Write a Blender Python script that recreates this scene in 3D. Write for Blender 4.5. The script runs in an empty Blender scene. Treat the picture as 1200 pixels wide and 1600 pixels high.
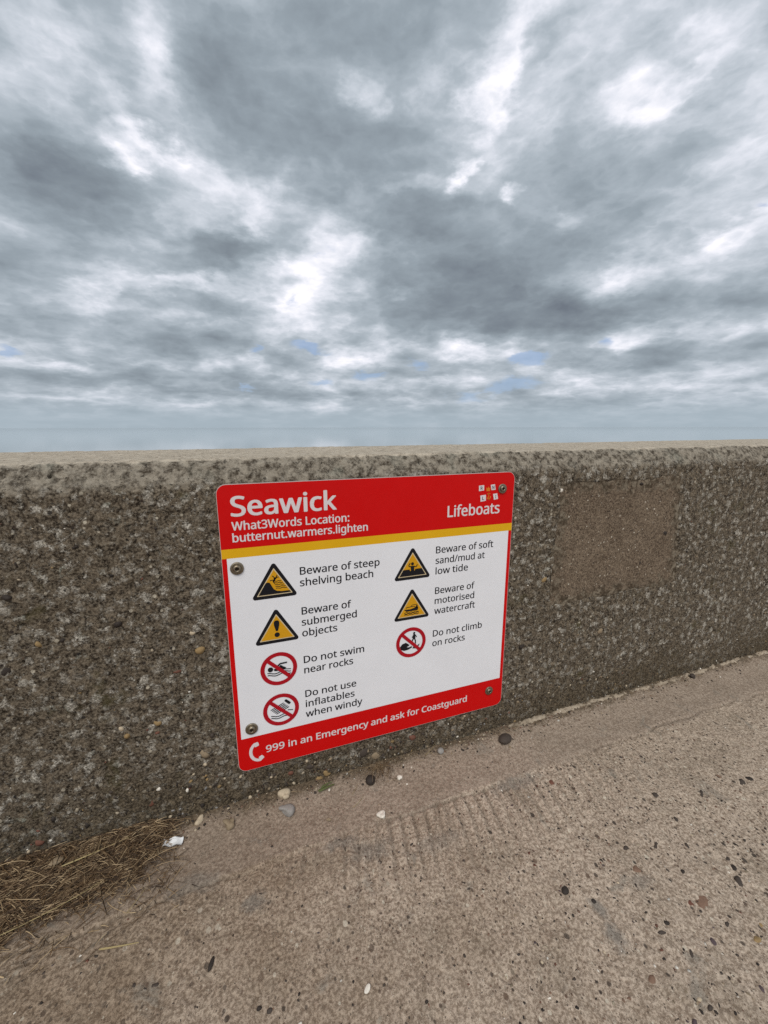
import bpy, bmesh, math, random
import numpy as np
from mathutils import Vector, Matrix, Euler, geometry

random.seed(7)
R_ = math.radians
scene = bpy.context.scene
COL = scene.collection

# ---------------------------------------------------------------- camera
cam_d = bpy.data.cameras.new('camera')
cam_d.sensor_fit = 'VERTICAL'
cam_d.sensor_height = 36.0
cam_d.lens = 647.63 / 1600 * 36.0
cam_d.clip_start = 0.02
cam_d.clip_end = 30000
cam = bpy.data.objects.new('camera', cam_d)
COL.objects.link(cam)
cam.location = (0.03623, -0.87187, 0.86078)
yaw, pitch, roll = R_(-19.921), R_(11.574), R_(-0.101)
fwd = Vector((-math.sin(yaw) * math.cos(pitch), math.cos(yaw) * math.cos(pitch), -math.sin(pitch)))
rt = Vector((math.cos(yaw), math.sin(yaw), 0))
up = rt.cross(fwd)
rt2 = rt * math.cos(roll) + up * math.sin(roll)
up2 = -rt * math.sin(roll) + up * math.cos(roll)
cam.rotation_euler = Matrix((rt2, up2, -fwd)).transposed().to_euler()
scene.camera = cam

# ---------------------------------------------------------------- colour management
scene.view_settings.view_transform = 'Standard'
scene.view_settings.look = 'None'
scene.view_settings.exposure = 0.44
scene.cycles.use_denoising = False
scene.view_settings.gamma = 1.0
scene.view_settings.use_curve_mapping = False

# ---------------------------------------------------------------- sun behind thin overcast
SUN_EL, SUN_AZ = R_(52), R_(205)       # azimuth clockwise from +Y (towards +X)
sd = bpy.data.lights.new('sun', 'SUN')
sd.energy = 1.5
sd.angle = R_(35)
sd.color = (1.0, 0.93, 0.83)
sun = bpy.data.objects.new('sun', sd)
COL.objects.link(sun)
to_sun = Vector((math.sin(SUN_AZ) * math.cos(SUN_EL), math.cos(SUN_AZ) * math.cos(SUN_EL), math.sin(SUN_EL)))
sun.rotation_euler = (-to_sun).to_track_quat('-Z', 'Y').to_euler()


# ---------------------------------------------------------------- node helper
class NT:
    def __init__(self, tree):
        self.t = tree
        tree.nodes.clear()

    def n(self, kind, **kw):
        nd = self.t.nodes.new(kind)
        for k, v in kw.items():
            if k.startswith('i_'):
                key = k[2:]
                key = int(key) if key.isdigit() else key.replace('_', ' ')
                self.put(nd.inputs[key], v)
            else:
                setattr(nd, k, v)
        return nd

    def put(self, sock, v):
        if isinstance(v, bpy.types.NodeSocket):
            self.t.links.new(v, sock)
        elif isinstance(v, bpy.types.Node):
            self.t.links.new(v.outputs[0], sock)
        else:
            if isinstance(v, tuple) and len(v) == 3 and len(sock.default_value) == 4:
                v = (*v, 1)
            sock.default_value = v

    def math(self, op, a, b=0.0, c=0.0, clamp=False):
        nd = self.t.nodes.new('ShaderNodeMath')
        nd.operation = op
        nd.use_clamp = clamp
        self.put(nd.inputs[0], a)
        self.put(nd.inputs[1], b)
        self.put(nd.inputs[2], c)
        return nd.outputs[0]

    def vmath(self, op, a, b=(0, 0, 0)):
        nd = self.t.nodes.new('ShaderNodeVectorMath')
        nd.operation = op
        self.put(nd.inputs[0], a)
        if op == 'SCALE':
            self.put(nd.inputs['Scale'], b)
        else:
            self.put(nd.inputs[1], b)
        return nd.outputs[1] if op in ('LENGTH', 'DOT_PRODUCT') else nd.outputs[0]

    def noise(self, vec, scale, detail=4, rough=0.55, dist=0.0, col=False):
        nd = self.n('ShaderNodeTexNoise', i_Vector=vec, i_Scale=scale, i_Detail=detail, i_Roughness=rough, i_Distortion=dist)
        return nd.outputs['Color' if col else 0]

    def ramp(self, v, a, b, lo=0.0, hi=1.0, smooth=True):
        nd = self.t.nodes.new('ShaderNodeMapRange')
        nd.interpolation_type = 'SMOOTHSTEP' if smooth else 'LINEAR'
        for i, x in enumerate((v, a, b, lo, hi)):
            self.put(nd.inputs[i], x)
        return nd.outputs[0]

    def mix(self, f, a, b, mode='MIX'):
        nd = self.t.nodes.new('ShaderNodeMix')
        nd.data_type = 'RGBA'
        nd.blend_type = mode
        self.put(nd.inputs[0], f)
        self.put(nd.inputs[6], a)
        self.put(nd.inputs[7], b)
        return nd.outputs[2]

    def crgb(self, v, stops):
        nd = self.t.nodes.new('ShaderNodeValToRGB')
        self.put(nd.inputs[0], v)
        el = nd.color_ramp.elements
        while len(el) < len(stops):
            el.new(0.5)
        for e, (p, c) in zip(el, stops):
            e.position = p
            e.color = (*c, 1)
        return nd.outputs[0]


def lin(r, g, b):
    f = lambda c: (c / 255 / 12.92) if c / 255 <= 0.04045 else ((c / 255 + 0.055) / 1.055) ** 2.4
    return (f(r), f(g), f(b))


# ---------------------------------------------------------------- world: broken overcast, clouds as fields over the Nishita sky
# cloud masses: azimuth and elevation (degrees), half width and height (radians), tilt, thickness (+ thick and dark, - thin and bright)
CLOUDS =  [(-5.6, 34.1, 0.058, 0.038, -69, -0.55), (-15.3, 33.1, 0.048, 0.04, -8, -0.5), (-8.5, 28.6, 0.066, 0.028, -65, -0.5),
    (-5.6, 27.8, 0.042, 0.016, -16, -0.5), (-15.1, 29.3, 0.071, 0.025, -20, -0.35), (-8.0, 25.9, 0.039, 0.015, 13, -0.45),
    (-2.1, 26.0, 0.06, 0.03, -8, -0.3), (4.7, 24.2, 0.053, 0.038, 6, -0.45), (4.1, 21.2, 0.024, 0.021, 6, -0.4), (18.4, 33.1, 0.024, 0.026, 1, -0.42),
    (10.1, 34.9, 0.031, 0.042, 6, -0.15), (34.0, 36.8, 0.058, 0.037, 52, -0.5), (32.2, 32.2, 0.051, 0.028, 65, -0.55),
    (27.9, 27.7, 0.027, 0.018, 42, -0.6), (34.9, 24.9, 0.023, 0.015, -7, -0.6), (23.1, 26.9, 0.036, 0.014, -2, -0.3),
    (12.0, 19.0, 0.098, 0.059, 20, -0.65), (9.4, 14.5, 0.095, 0.042, 3, -0.4), (22.0, 16.5, 0.038, 0.014, -1, -0.45),
    (47.1, 30.1, 0.041, 0.034, -14, -0.34), (49.6, 28.2, 0.04, 0.023, -15, -0.25), (52.2, 30.0, 0.046, 0.02, 26, -0.4),
    (42.4, 21.9, 0.049, 0.016, -9, -0.4), (53.4, 33.6, 0.05, 0.034, -3, -0.3), (47.0, 15.6, 0.038, 0.036, 25, -0.35),
    (57.2, 18.3, 0.062, 0.021, 16, -0.4), (-6.4, 15.8, 0.154, 0.019, 12, -0.35), (5.4, 11.5, 0.207, 0.02, 3, -0.25),
    (28.3, 9.4, 0.215, 0.029, -1, -0.4), (17.4, 8.4, 0.116, 0.019, 0, -0.3), (-17.4, 6.3, 0.109, 0.01, 1, -0.4), (-18.9, 3.1, 0.138, 0.007, -4, -0.25),
    (42.4, 5.9, 0.141, 0.018, -3, -0.25), (50.0, 10.2, 0.087, 0.017, 5, -0.25), (-16.1, 26.0, 0.051, 0.031, 18, -0.1),
    (25.9, 35.1, 0.031, 0.028, -4, -0.25), (20.0, 20.8, 0.078, 0.022, 0, -0.2), (57.0, 25.8, 0.046, 0.038, -18, -0.2),
    (14.8, 2.3, 0.223, 0.009, 0, -0.2), (-4.2, 2.9, 0.158, 0.007, 1, -0.2), (-12.7, 22.0, 0.099, 0.058, -2, 0.75), (-16.0, 24.0, 0.07, 0.04, 16, 0.3),
    (-0.3, 19.3, 0.095, 0.038, 2, 0.6), (2.1, 33.9, 0.06, 0.086, 10, 0.3), (7.4, 32.0, 0.142, 0.106, 7, 0.4), (15.4, 28.2, 0.154, 0.077, 2, 0.3),
    (14.2, 37.1, 0.152, 0.045, 3, 0.3), (41.4, 25.5, 0.132, 0.061, -10, 0.25), (37.1, 36.0, 0.057, 0.033, -10, 0.2),
    (36.0, 13.1, 0.234, 0.046, -1, 0.75), (32.6, 19.0, 0.174, 0.066, 5, 0.5), (28.1, 16.0, 0.169, 0.053, -2, 0.3), (-14.1, 11.1, 0.172, 0.03, 7, 0.35),
    (-4.3, 10.1, 0.274, 0.031, 4, 0.3), (46.6, 19.3, 0.127, 0.048, 5, 0.25), (23.1, 23.8, 0.087, 0.049, -1, 0.35),
    (-18.3, 15.1, 0.082, 0.048, 11, 0.2), (58.1, 12.2, 0.084, 0.052, 2, 0.25), (49.4, 7.6, 0.092, 0.017, 2, 0.4), (44.6, 12.7, 0.115, 0.036, 4, 0.25),
    (27.2, 38.5, 0.058, 0.036, -5, 0.1), (0.3, 14.3, 0.128, 0.023, 5, 0.25), (5.9, 20.2, 0.114, 0.032, 5, 0.25), (21.5, 31.2, 0.068, 0.055, -1, 0.2),
    (30.1, 23.5, 0.131, 0.04, -4, 0.3), (42.2, 8.8, 0.072, 0.022, -4, 0.3), (7.4, 4.3, 0.233, 0.017, 1, 0.3), (-10.6, 5.6, 0.245, 0.015, 3, 0.25),
    (56.3, 6.4, 0.136, 0.034, -5, 0.2), (28.5, 2.3, 0.273, 0.01, 0, 0.15)]
# gaps of blue between the clouds near the horizon
HOLES =  [(-20.9, 7.3, 0.022, 0.012, 6, 1), (24.0, 8.3, 0.038, 0.014, -24, 0.8), (38.0, 8.3, 0.044, 0.014, -3, 1.1), (36.5, 5.3, 0.073, 0.016, 6, 1),
    (31.3, 3.7, 0.054, 0.013, -1, 0.9), (3.7, 9.5, 0.021, 0.008, 3, 0.8), (10.4, 10.0, 0.041, 0.011, -18, 1), (17.6, 6.7, 0.044, 0.011, 0, 0.9),
    (11.4, 5.5, 0.038, 0.008, 1, 0.8), (8.7, 15.0, 0.019, 0.017, 38, 0.45), (12.6, 20.1, 0.029, 0.011, 19, 0.42), (2.2, 4.8, 0.033, 0.007, 1, 0.7),
    (46.8, 9.5, 0.016, 0.007, -5, 0.8), (58.9, 19.9, 0.01, 0.004, -15, 0.5)]

world = bpy.data.worlds.new('World')
scene.world = world
world.use_nodes = True
world.cycles.sampling_method = 'MANUAL'
world.cycles.sample_map_resolution = 512
W = NT(world.node_tree)
tc = W.n('ShaderNodeTexCoord')
D = tc.outputs['Generated']
sep = W.n('ShaderNodeSeparateXYZ', i_0=D)
zc = W.math('MAXIMUM', sep.outputs[2], 0.0)
inv = W.math('DIVIDE', 1.0, W.math('ADD', zc, 0.20))
P = W.n('ShaderNodeCombineXYZ', i_0=W.math('MULTIPLY', sep.outputs[0], inv), i_1=W.math('MULTIPLY', sep.outputs[1], inv), i_2=sep.outputs[2]).outputs[0]
wn = W.vmath('SUBTRACT', W.noise(P, 4.0, 6, 0.60, col=True), (0.5, 0.5, 0.5))
warp_amt = W.ramp(zc, 0.0, 0.45, 0.02, 0.24, False)
wv = W.vmath('SCALE', W.vmath('MULTIPLY', wn, (1, 1, 0.6)), warp_amt)
DW = W.vmath('ADD', D, wv)


def field(table, vec, grow, start, gain=1.0):
    acc = start
    for az, el, sx, sy, rot, amp in table:
        a, e, t = R_(az), R_(el), R_(rot)
        c = Vector((math.sin(a) * math.cos(e), math.cos(a) * math.cos(e), math.sin(e)))
        E = Vector((math.cos(a), -math.sin(a), 0))
        U = E.cross(c)
        m1 = E * math.cos(t) + U * math.sin(t)
        m2 = -E * math.sin(t) + U * math.cos(t)
        rotm = Matrix((m1, m2, m1.cross(m2))).transposed().to_euler()
        # each lookup waits for the sum before it, or the node stack overflows
        ch = W.n('ShaderNodeVectorMath', operation='MULTIPLY_ADD', i_1=(1e-7, 1e-7, 1e-7), i_2=vec)
        if isinstance(acc, bpy.types.NodeSocket): W.put(ch.inputs[0], acc)
        mp = W.n('ShaderNodeMapping', vector_type='TEXTURE', i_Vector=ch)
        mp.inputs['Location'].default_value = c
        mp.inputs['Rotation'].default_value = rotm
        mp.inputs['Scale'].default_value = (sx * grow, sy * grow, 0.6)
        ln = W.vmath('LENGTH', mp.outputs[0])
        acc = W.math('ADD', acc, W.ramp(ln, 0.0, 1.0, amp * gain * (1.18 if amp > 0 else 0.92), 0.0))
    return acc


n1 = W.noise(P, 1.9, 5, 0.5, 0.2)
PB = W.vmath('ADD', P, W.vmath('SCALE', wn, 0.16))


def billow(vec, scale, detail):
    """dark rounded masses parted by thin bright seams"""
    v = W.noise(vec, scale, detail, 0.52)
    return W.math('SUBTRACT', W.math('MULTIPLY', W.math('ABSOLUTE', W.math('SUBTRACT', v, 0.5)), 4.0), 0.40)


b1 = billow(PB, 3.4, 4)
DP = W.vmath('ADD', W.vmath('MULTIPLY', D, (1, 1, 2.1)), W.vmath('SCALE', wn, 0.07))
b2 = billow(DP, 8.5, 5)
b3 = billow(W.vmath('ADD', DP, (3, 3, 3)), 19.0, 5)
n3 = W.noise(W.vmath('MULTIPLY', D, (6, 6, 13)), 1.6, 6, 0.50, 0.15)
low = W.math('MULTIPLY', W.ramp(zc, 0.12, 0.40, 0.9, 0.22), W.ramp(zc, 0.03, 0.16, 0.55, 1.0))
base = W.math('ADD', 0.46, W.math('MULTIPLY', W.math('SUBTRACT', n1, 0.5), 1.25))
base = W.math('ADD', base, W.math('MULTIPLY', b1, 0.22))
base = W.math('ADD', base, W.math('ADD', W.math('MULTIPLY', b2, 0.19), W.math('MULTIPLY', b3, 0.15)))
base = W.math('ADD', base, W.math('MULTIPLY', W.math('MULTIPLY', W.math('SUBTRACT', n3, 0.5), 1.1), low))
dens = field(CLOUDS, DW, 1.6, base, 0.74)
cloud = W.crgb(W.math('MULTIPLY', W.math('ADD', dens, 0.10), 0.6, clamp=True), [
    (0.0, lin(250, 249, 255)), (0.09, lin(226, 229, 238)), (0.19, lin(198, 205, 214)), (0.31, lin(170, 180, 189)),
    (0.46, lin(148, 159, 168)), (0.64, lin(130, 140, 149)), (0.90, lin(108, 116, 127))])
hol = field(HOLES, W.vmath('ADD', D, W.vmath('SCALE', wn, 0.045)), 1.6, W.math('MULTIPLY', dens, 0.0))
holm = W.ramp(W.math('ADD', hol, W.math('MULTIPLY', b3, -0.9)), 0.42, 1.2, 0.0, 0.62)
sky = W.n('ShaderNodeTexSky', sky_type='NISHITA', sun_disc=False, sun_elevation=SUN_EL, sun_rotation=SUN_AZ)
bluesky = W.mix(0.6, W.vmath('MULTIPLY', sky.outputs[0], (0.9, 0.85, 0.85)), tuple(10 * x for x in lin(110, 140, 185)))
# veil of even haze low over the sea
veil = W.math('MULTIPLY', W.ramp(zc, 0.010, 0.075, 1.0, 0.0), 0.88)
cl10 = W.vmath('SCALE', cloud, 7.8)
skyc = W.mix(holm, cl10, bluesky)
skyc = W.mix(veil, skyc, tuple(7.7 * x for x in lin(164, 178, 188)))
bg = W.n('ShaderNodeBackground', i_Color=skyc, i_Strength=0.1)
W.n('ShaderNodeOutputWorld', i_0=bg)


# ---------------------------------------------------------------- object helpers
def tag(o, label=None, cat=None, group=None, kind=None):
    if label: o['label'] = label
    if cat: o['category'] = cat
    if group: o['group'] = group
    if kind: o['kind'] = kind
    return o


def empty(name, loc=(0, 0, 0), parent=None):
    o = bpy.data.objects.new(name, None)
    o.empty_display_size = 0.05
    o.location = loc
    COL.objects.link(o)
    if parent: o.parent = parent
    return o


def link_mesh(name, me, mats, parent=None, loc=(0, 0, 0), rot=(0, 0, 0)):
    o = bpy.data.objects.new(name, me)
    for m in (mats if isinstance(mats, (list, tuple)) else [mats]):
        if me.materials.find(m.name) < 0:
            me.materials.append(m)
    o.location = loc
    o.rotation_euler = rot
    COL.objects.link(o)
    if parent: o.parent = parent
    return o


def np_mesh(name, V, F, smooth=True, midx=None):
    me = bpy.data.meshes.new(name)
    V = np.asarray(V, np.float32)
    F = np.asarray(F, np.int32)
    k = F.shape[1]
    me.vertices.add(len(V))
    me.vertices.foreach_set('co', V.ravel())
    me.loops.add(F.size)
    me.loops.foreach_set('vertex_index', F.ravel())
    me.polygons.add(len(F))
    me.polygons.foreach_set('loop_start', np.arange(0, F.size, k, dtype=np.int32))
    if midx is not None:
        me.polygons.foreach_set('material_index', np.asarray(midx, np.int32))
    me.update(calc_edges=True)
    me.validate()
    me.polygons.foreach_set('use_smooth', np.full(len(me.polygons), smooth))
    return me


def grid_faces(nu, nv):
    a = np.arange(nu * nv).reshape(nu, nv)
    return np.stack([a[:-1, :-1], a[1:, :-1], a[1:, 1:], a[:-1, 1:]], -1).reshape(-1, 4)


# lattice noise for the relief of the concrete
def vnoise(x, y, seed=0):
    xi, yi = np.floor(x).astype(np.int64), np.floor(y).astype(np.int64)
    fx, fy = x - xi, y - yi
    fx = fx * fx * fx * (fx * (fx * 6 - 15) + 10)
    fy = fy * fy * fy * (fy * (fy * 6 - 15) + 10)

    def h(a, b):
        n = (a * 374761393 + b * 668265263 + seed * 982451653) & 0xFFFFFFFF
        n = ((n ^ (n >> 13)) * 1274126177) & 0xFFFFFFFF
        return ((n ^ (n >> 16)) & 0xFFFF) / 65535.0
    return (h(xi, yi) * (1 - fx) + h(xi + 1, yi) * fx) * (1 - fy) + (h(xi, yi + 1) * (1 - fx) + h(xi + 1, yi + 1) * fx) * fy - 0.5


def fbm(x, y, scale, octs=4, gain=0.55, seed=0):
    s, a, o = 0, 1.0, 0
    ca, sa = math.cos(0.6), math.sin(0.6)
    for k in range(octs):
        o = o + a * vnoise(x * scale + 13.7 * k, y * scale - 7.1 * k, seed + k)
        s += a
        a *= gain
        scale *= 2.03
        x, y = x * ca - y * sa, x * sa + y * ca
    return o / s * 2


def smooth01(v, a, b):
    t = np.clip((v - a) / (b - a), 0, 1)
    return t * t * (3 - 2 * t)


def ico(sub):
    bm = bmesh.new()
    bmesh.ops.create_icosphere(bm, subdivisions=sub, radius=1)
    V = np.array([v.co[:] for v in bm.verts])
    F = np.array([[v.index for v in f.verts] for f in bm.faces])
    bm.free()
    return V, F


ICO1, ICO2, ICO3 = ico(1), ico(2), ico(3)
rng = np.random.default_rng(5)


def stone_verts(ic, dims, rough=0.22, power=1.0, seed=0):
    V, F = ic
    r = np.random.default_rng(seed)
    V = V.copy()
    amp = np.ones(len(V))
    for _ in range(7):
        d = r.normal(size=3)
        d /= np.linalg.norm(d)
        amp += rough * 0.35 * np.sin(V @ d * r.uniform(1.5, 4) + r.uniform(0, 6))
    V = np.sign(V) * np.abs(V) ** power * amp[:, None]
    return V * np.array(dims), F


# ---------------------------------------------------------------- materials
def principled(name, color, rough=0.8, metal=0.0, spec=0.5):
    m = bpy.data.materials.new(name)
    m.use_nodes = True
    T = NT(m.node_tree)
    b = T.n('ShaderNodeBsdfPrincipled')
    T.put(b.inputs['Base Color'], color)
    b.inputs['Roughness'].default_value = rough
    b.inputs['Metallic'].default_value = metal
    b.inputs['Specular IOR Level'].default_value = spec
    T.n('ShaderNodeOutputMaterial', i_0=b)
    return m, T, b


def stone_mat(name, c, var=0.35, rough=0.75):
    m, T, b = principled(name, c, rough, spec=0.35)
    tc = T.n('ShaderNodeTexCoord').outputs['Object']
    oi = T.n('ShaderNodeNewGeometry').outputs['Random Per Island']
    n = T.noise(tc, 260, 4, 0.6)
    dark = tuple(x * (1 - var) for x in c)
    lite = tuple(min(1, x * (1 + var)) for x in c)
    cc = T.mix(n, dark, lite)
    cc = T.mix(1.0, cc, T.crgb(oi, [(0, (0.7, 0.7, 0.7)), (1, (1.25, 1.2, 1.15))]), 'MULTIPLY')
    T.put(b.inputs['Base Color'], cc)
    bp = T.n('ShaderNodeBump', i_Strength=0.35, i_Distance=0.001, i_Height=T.noise(tc, 500, 3))
    T.put(b.inputs['Normal'], bp)
    return m


STONE_C = {'brown': (0.165, 0.105, 0.075), 'red': (0.125, 0.055, 0.038), 'black': (0.027, 0.021, 0.018), 'dark': (0.05, 0.04, 0.034),
           'pale': (0.42, 0.36, 0.27), 'ochre': (0.235, 0.165, 0.08), 'purple': (0.075, 0.055, 0.062), 'tan': (0.22, 0.175, 0.12),
           'white': (0.62, 0.60, 0.55), 'grey': (0.24, 0.235, 0.23)}
SM = {k: stone_mat(k + '_stone', v) for k, v in STONE_C.items()}
SKEYS = list(SM)


def concrete(name):
    m, T, b = principled(name, (0.2, 0.2, 0.2), 0.92, spec=0.25)
    return m, T, b, T.n('ShaderNodeTexCoord').outputs['Object']


def specks(T, co, scale, thr, seed=0, rnd=1.0):
    """mask of scattered roundish grains and a random value per grain"""
    v = T.n('ShaderNodeTexVoronoi', i_Vector=T.vmath('ADD', co, (seed, seed * 2.3, 0)), i_Scale=scale, i_Randomness=rnd)
    r = T.n('ShaderNodeSeparateColor', i_0=v.outputs['Color'])
    size = T.math('MULTIPLY', r.outputs[0], thr)
    return T.ramp(v.outputs['Distance'], T.math('MULTIPLY', size, 0.75), size, 1.0, 0.0), r.outputs[1], r.outputs[2]


# weathered, lichened face of the sea wall (object origin at the wall's foot, z up)
mat_wall, T, b, co = concrete('weathered_lichened_concrete')
sx = T.n('ShaderNodeSeparateXYZ', i_0=co)
z = sx.outputs[2]; y = sx.outputs[1]; x = sx.outputs[0]
fine = T.noise(co, 210, 6, 0.68)
med = T.noise(co, 62, 7, 0.68, 0.1)
big = T.noise(co, 5.5, 5, 0.6)
c = T.mix(T.ramp(med, 0.40, 0.60), (0.022, 0.014, 0.008), (0.185, 0.145, 0.102))
c = T.mix(T.math('MULTIPLY', T.ramp(fine, 0.43, 0.59), 0.85), T.mix(0.50, c, (0.015, 0.010, 0.006)), T.mix(0.50, c, (0.31, 0.26, 0.195)))
# pale grey lichen in small rosettes with ragged rims
vor = T.n('ShaderNodeTexVoronoi', i_Vector=T.vmath('ADD', co, T.vmath('SCALE', T.noise(co, 90, 4, 0.7, col=True), 0.016)), i_Scale=46)
vr = T.n('ShaderNodeSeparateColor', i_0=vor.outputs['Color'])
lsize = T.math('MULTIPLY', vr.outputs[0], 0.62)
ros = T.ramp(vor.outputs['Distance'], T.math('MULTIPLY', lsize, 0.6), lsize, 1.0, 0.0)
lich = T.noise(T.vmath('ADD', co, (3, 1, 2)), 48, 8, 0.72, 0.1)
lm = T.math('ADD', T.ramp(lich, 0.52, 0.60), T.math('MULTIPLY', ros, T.ramp(vr.outputs[1], 0.35, 0.5)))
lm = T.math('MULTIPLY', lm, T.ramp(T.math('ADD', big, T.math('MULTIPLY', T.math('SUBTRACT', lich, 0.5), 0.8)), 0.34, 0.56, 0.30, 1.0), clamp=True)
clump = T.noise(T.vmath('ADD', co, (8, 8, 8)), 13, 5, 0.6)
lm = T.math('MULTIPLY', lm, T.ramp(clump, 0.36, 0.54, 0.52, 1.0))
lm = T.math('MULTIPLY', lm, T.ramp(fine, 0.30, 0.52, 0.25, 1.0))
lc = T.mix(T.ramp(T.noise(co, 330, 4), 0.35, 0.65), (0.25, 0.228, 0.19), (0.64, 0.60, 0.53))
lc = T.mix(T.ramp(T.noise(co, 14, 3), 0.58, 0.75), lc, (0.25, 0.275, 0.225))
c = T.mix(T.math('MULTIPLY', lm, 0.92), c, lc)
sand = T.ramp(T.noise(co, 170, 5, 0.7), 0.56, 0.66)
c = T.mix(T.math('MULTIPLY', sand, 0.35), c, (0.34, 0.30, 0.24))
# olive growth
moss = T.ramp(T.noise(T.vmath('ADD', co, (9, 4, 5)), 11, 6, 0.65), 0.57, 0.70)
c = T.mix(T.math('MULTIPLY', moss, 0.6), c, (0.065, 0.055, 0.018))
# grains of aggregate
g1, ga, gb = specks(T, co, 95, 0.42)
gc = T.crgb(ga, [(0.0, (0.02, 0.018, 0.018)), (0.35, (0.05, 0.03, 0.02)), (0.55, (0.14, 0.09, 0.05)), (0.75, (0.22, 0.19, 0.15)), (0.93, (0.50, 0.45, 0.36))])
c = T.mix(T.math('MULTIPLY', T.math('MULTIPLY', g1, T.ramp(gb, 0.62, 0.68)), 0.85), c, gc)
# dark holes
pit = T.ramp(T.noise(T.vmath('ADD', co, (1, 8, 3)), 120, 3, 0.5), 0.66, 0.72)
c = T.mix(T.math('MULTIPLY', pit, 0.85), c, (0.016, 0.013, 0.010))
# damp earthy foot
ft = T.ramp(T.math('ADD', z, T.math('MULTIPLY', T.math('SUBTRACT', big, 0.5), 0.35)), 0.0, 0.17, 0.62, 0.0)
c = T.mix(ft, c, T.mix(T.ramp(fine, 0.38, 0.62), (0.022, 0.015, 0.008), (0.135, 0.103, 0.062)))
# dark run-off below the chamfer on the left part
# lighter, cleaner chamfer and rain-washed top
ch = T.ramp(T.math('ADD', z, T.math('MULTIPLY', T.math('SUBTRACT', med, 0.5), 0.05)), 0.738, 0.768)
cc = T.mix(T.ramp(med, 0.36, 0.60), (0.050, 0.038, 0.026), (0.29, 0.255, 0.205))
cc = T.mix(T.math('MULTIPLY', T.ramp(fine, 0.45, 0.7), 0.5), cc, (0.42, 0.38, 0.315))
cc = T.mix(T.math('MULTIPLY', T.ramp(T.noise(co, 9, 4), 0.52, 0.68), 0.30), cc, (0.24, 0.26, 0.22))
cc = T.mix(T.math('MULTIPLY', pit, 0.7), cc, (0.03, 0.025, 0.02))
c = T.mix(ch, c, cc)
tp = T.ramp(T.math('ADD', y, T.math('MULTIPLY', T.math('SUBTRACT', med, 0.5), 0.02)), 0.030, 0.043)
tc_ = T.mix(T.ramp(med, 0.3, 0.7), (0.36, 0.305, 0.235), (0.53, 0.465, 0.375))
tc_ = T.mix(T.math('MULTIPLY', T.math('MULTIPLY', g1, T.ramp(gb, 0.5, 0.6)), 0.6), tc_, gc)
tp = T.math('MULTIPLY', tp, T.ramp(z, 0.70, 0.74))
c = T.mix(tp, c, tc_)
T.put(b.inputs['Base Color'], c)
hgt = T.math('ADD', T.math('MULTIPLY', fine, 0.6), T.math('MULTIPLY', T.noise(co, 620, 4, 0.6), 0.35))
hgt = T.math('SUBTRACT', hgt, T.math('MULTIPLY', pit, 0.8))
hgt = T.math('ADD', hgt, T.math('MULTIPLY', lm, 0.25))
bp = T.n('ShaderNodeBump', i_Strength=1.0, i_Distance=0.0035, i_Height=hgt)
T.put(b.inputs['Normal'], bp)

# cleaner brown concrete where an older board once hung
mat_patch, T, b, co = concrete('bare_brown_concrete')
fine = T.noise(co, 260, 6, 0.65)
big = T.noise(co, 7, 5, 0.65)
c = T.mix(T.ramp(big, 0.3, 0.7), (0.110, 0.078, 0.055), (0.190, 0.145, 0.106))
c = T.mix(T.ramp(fine, 0.38, 0.62), T.mix(0.5, c, (0.04, 0.027, 0.017)), T.mix(0.5, c, (0.34, 0.265, 0.19)))
c = T.mix(T.ramp(T.noise(T.vmath('ADD', co, (4, 4, 4)), 42, 6, 0.7), 0.5, 0.68, 0, 0.5), c, (0.08, 0.055, 0.036))
c = T.mix(T.ramp(T.noise(co, 120, 4), 0.60, 0.68, 0, 0.7), c, (0.045, 0.03, 0.02))
for sc, th, pr, amt in ((95, 0.42, 0.60, 0.9), (150, 0.46, 0.50, 0.9), (260, 0.46, 0.5, 0.8)):
    g1, ga, gb = specks(T, co, sc, th, sc)
    gc = T.crgb(ga, [(0.0, (0.02, 0.016, 0.014)), (0.45, (0.06, 0.035, 0.025)), (0.7, (0.27, 0.21, 0.15)), (0.85, (0.62, 0.57, 0.48))])
    c = T.mix(T.math('MULTIPLY', T.math('MULTIPLY', g1, T.ramp(gb, pr, pr + 0.05)), amt), c, gc)
edge = T.n('ShaderNodeAttribute', attribute_name='edge').outputs['Fac']
em = T.ramp(T.math('ADD', edge, T.math('MULTIPLY', T.math('SUBTRACT', T.noise(co, 30, 7, 0.72), 0.5), 3.2)), 0.45, 1.1)
lich = T.noise(co, 52, 7, 0.66, 0.6)
c = T.mix(T.math('MULTIPLY', em, 0.85), c, T.mix(T.ramp(lich, 0.44, 0.62), (0.050, 0.036, 0.022), (0.24, 0.205, 0.155)))
T.put(b.inputs['Base Color'], c)
bp = T.n('ShaderNodeBump', i_Strength=0.8, i_Distance=0.0016, i_Height=T.math('ADD', fine, T.math('MULTIPLY', T.noise(co, 600, 3), 0.4)))
T.put(b.inputs['Normal'], bp)

# promenade concrete
mat_ground, T, b, co = concrete('worn_promenade_concrete')
sx = T.n('ShaderNodeSeparateXYZ', i_0=co)
x, y = sx.outputs[0], sx.outputs[1]
fine = T.noise(co, 190, 7, 0.74)
med = T.noise(co, 48, 6, 0.62, 0.2)
big = T.noise(co, 3.2, 5, 0.6)
big2 = T.noise(T.vmath('ADD', co, (5, 3, 0)), 9, 5, 0.62)
c = T.mix(T.ramp(med, 0.32, 0.68), (0.440, 0.335, 0.245), (0.620, 0.500, 0.385))
c = T.mix(T.math('MULTIPLY', T.ramp(fine, 0.41, 0.60), 0.97), T.mix(0.66, c, (0.12, 0.088, 0.066)), T.mix(0.45, c, (0.60, 0.52, 0.44)))
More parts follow.
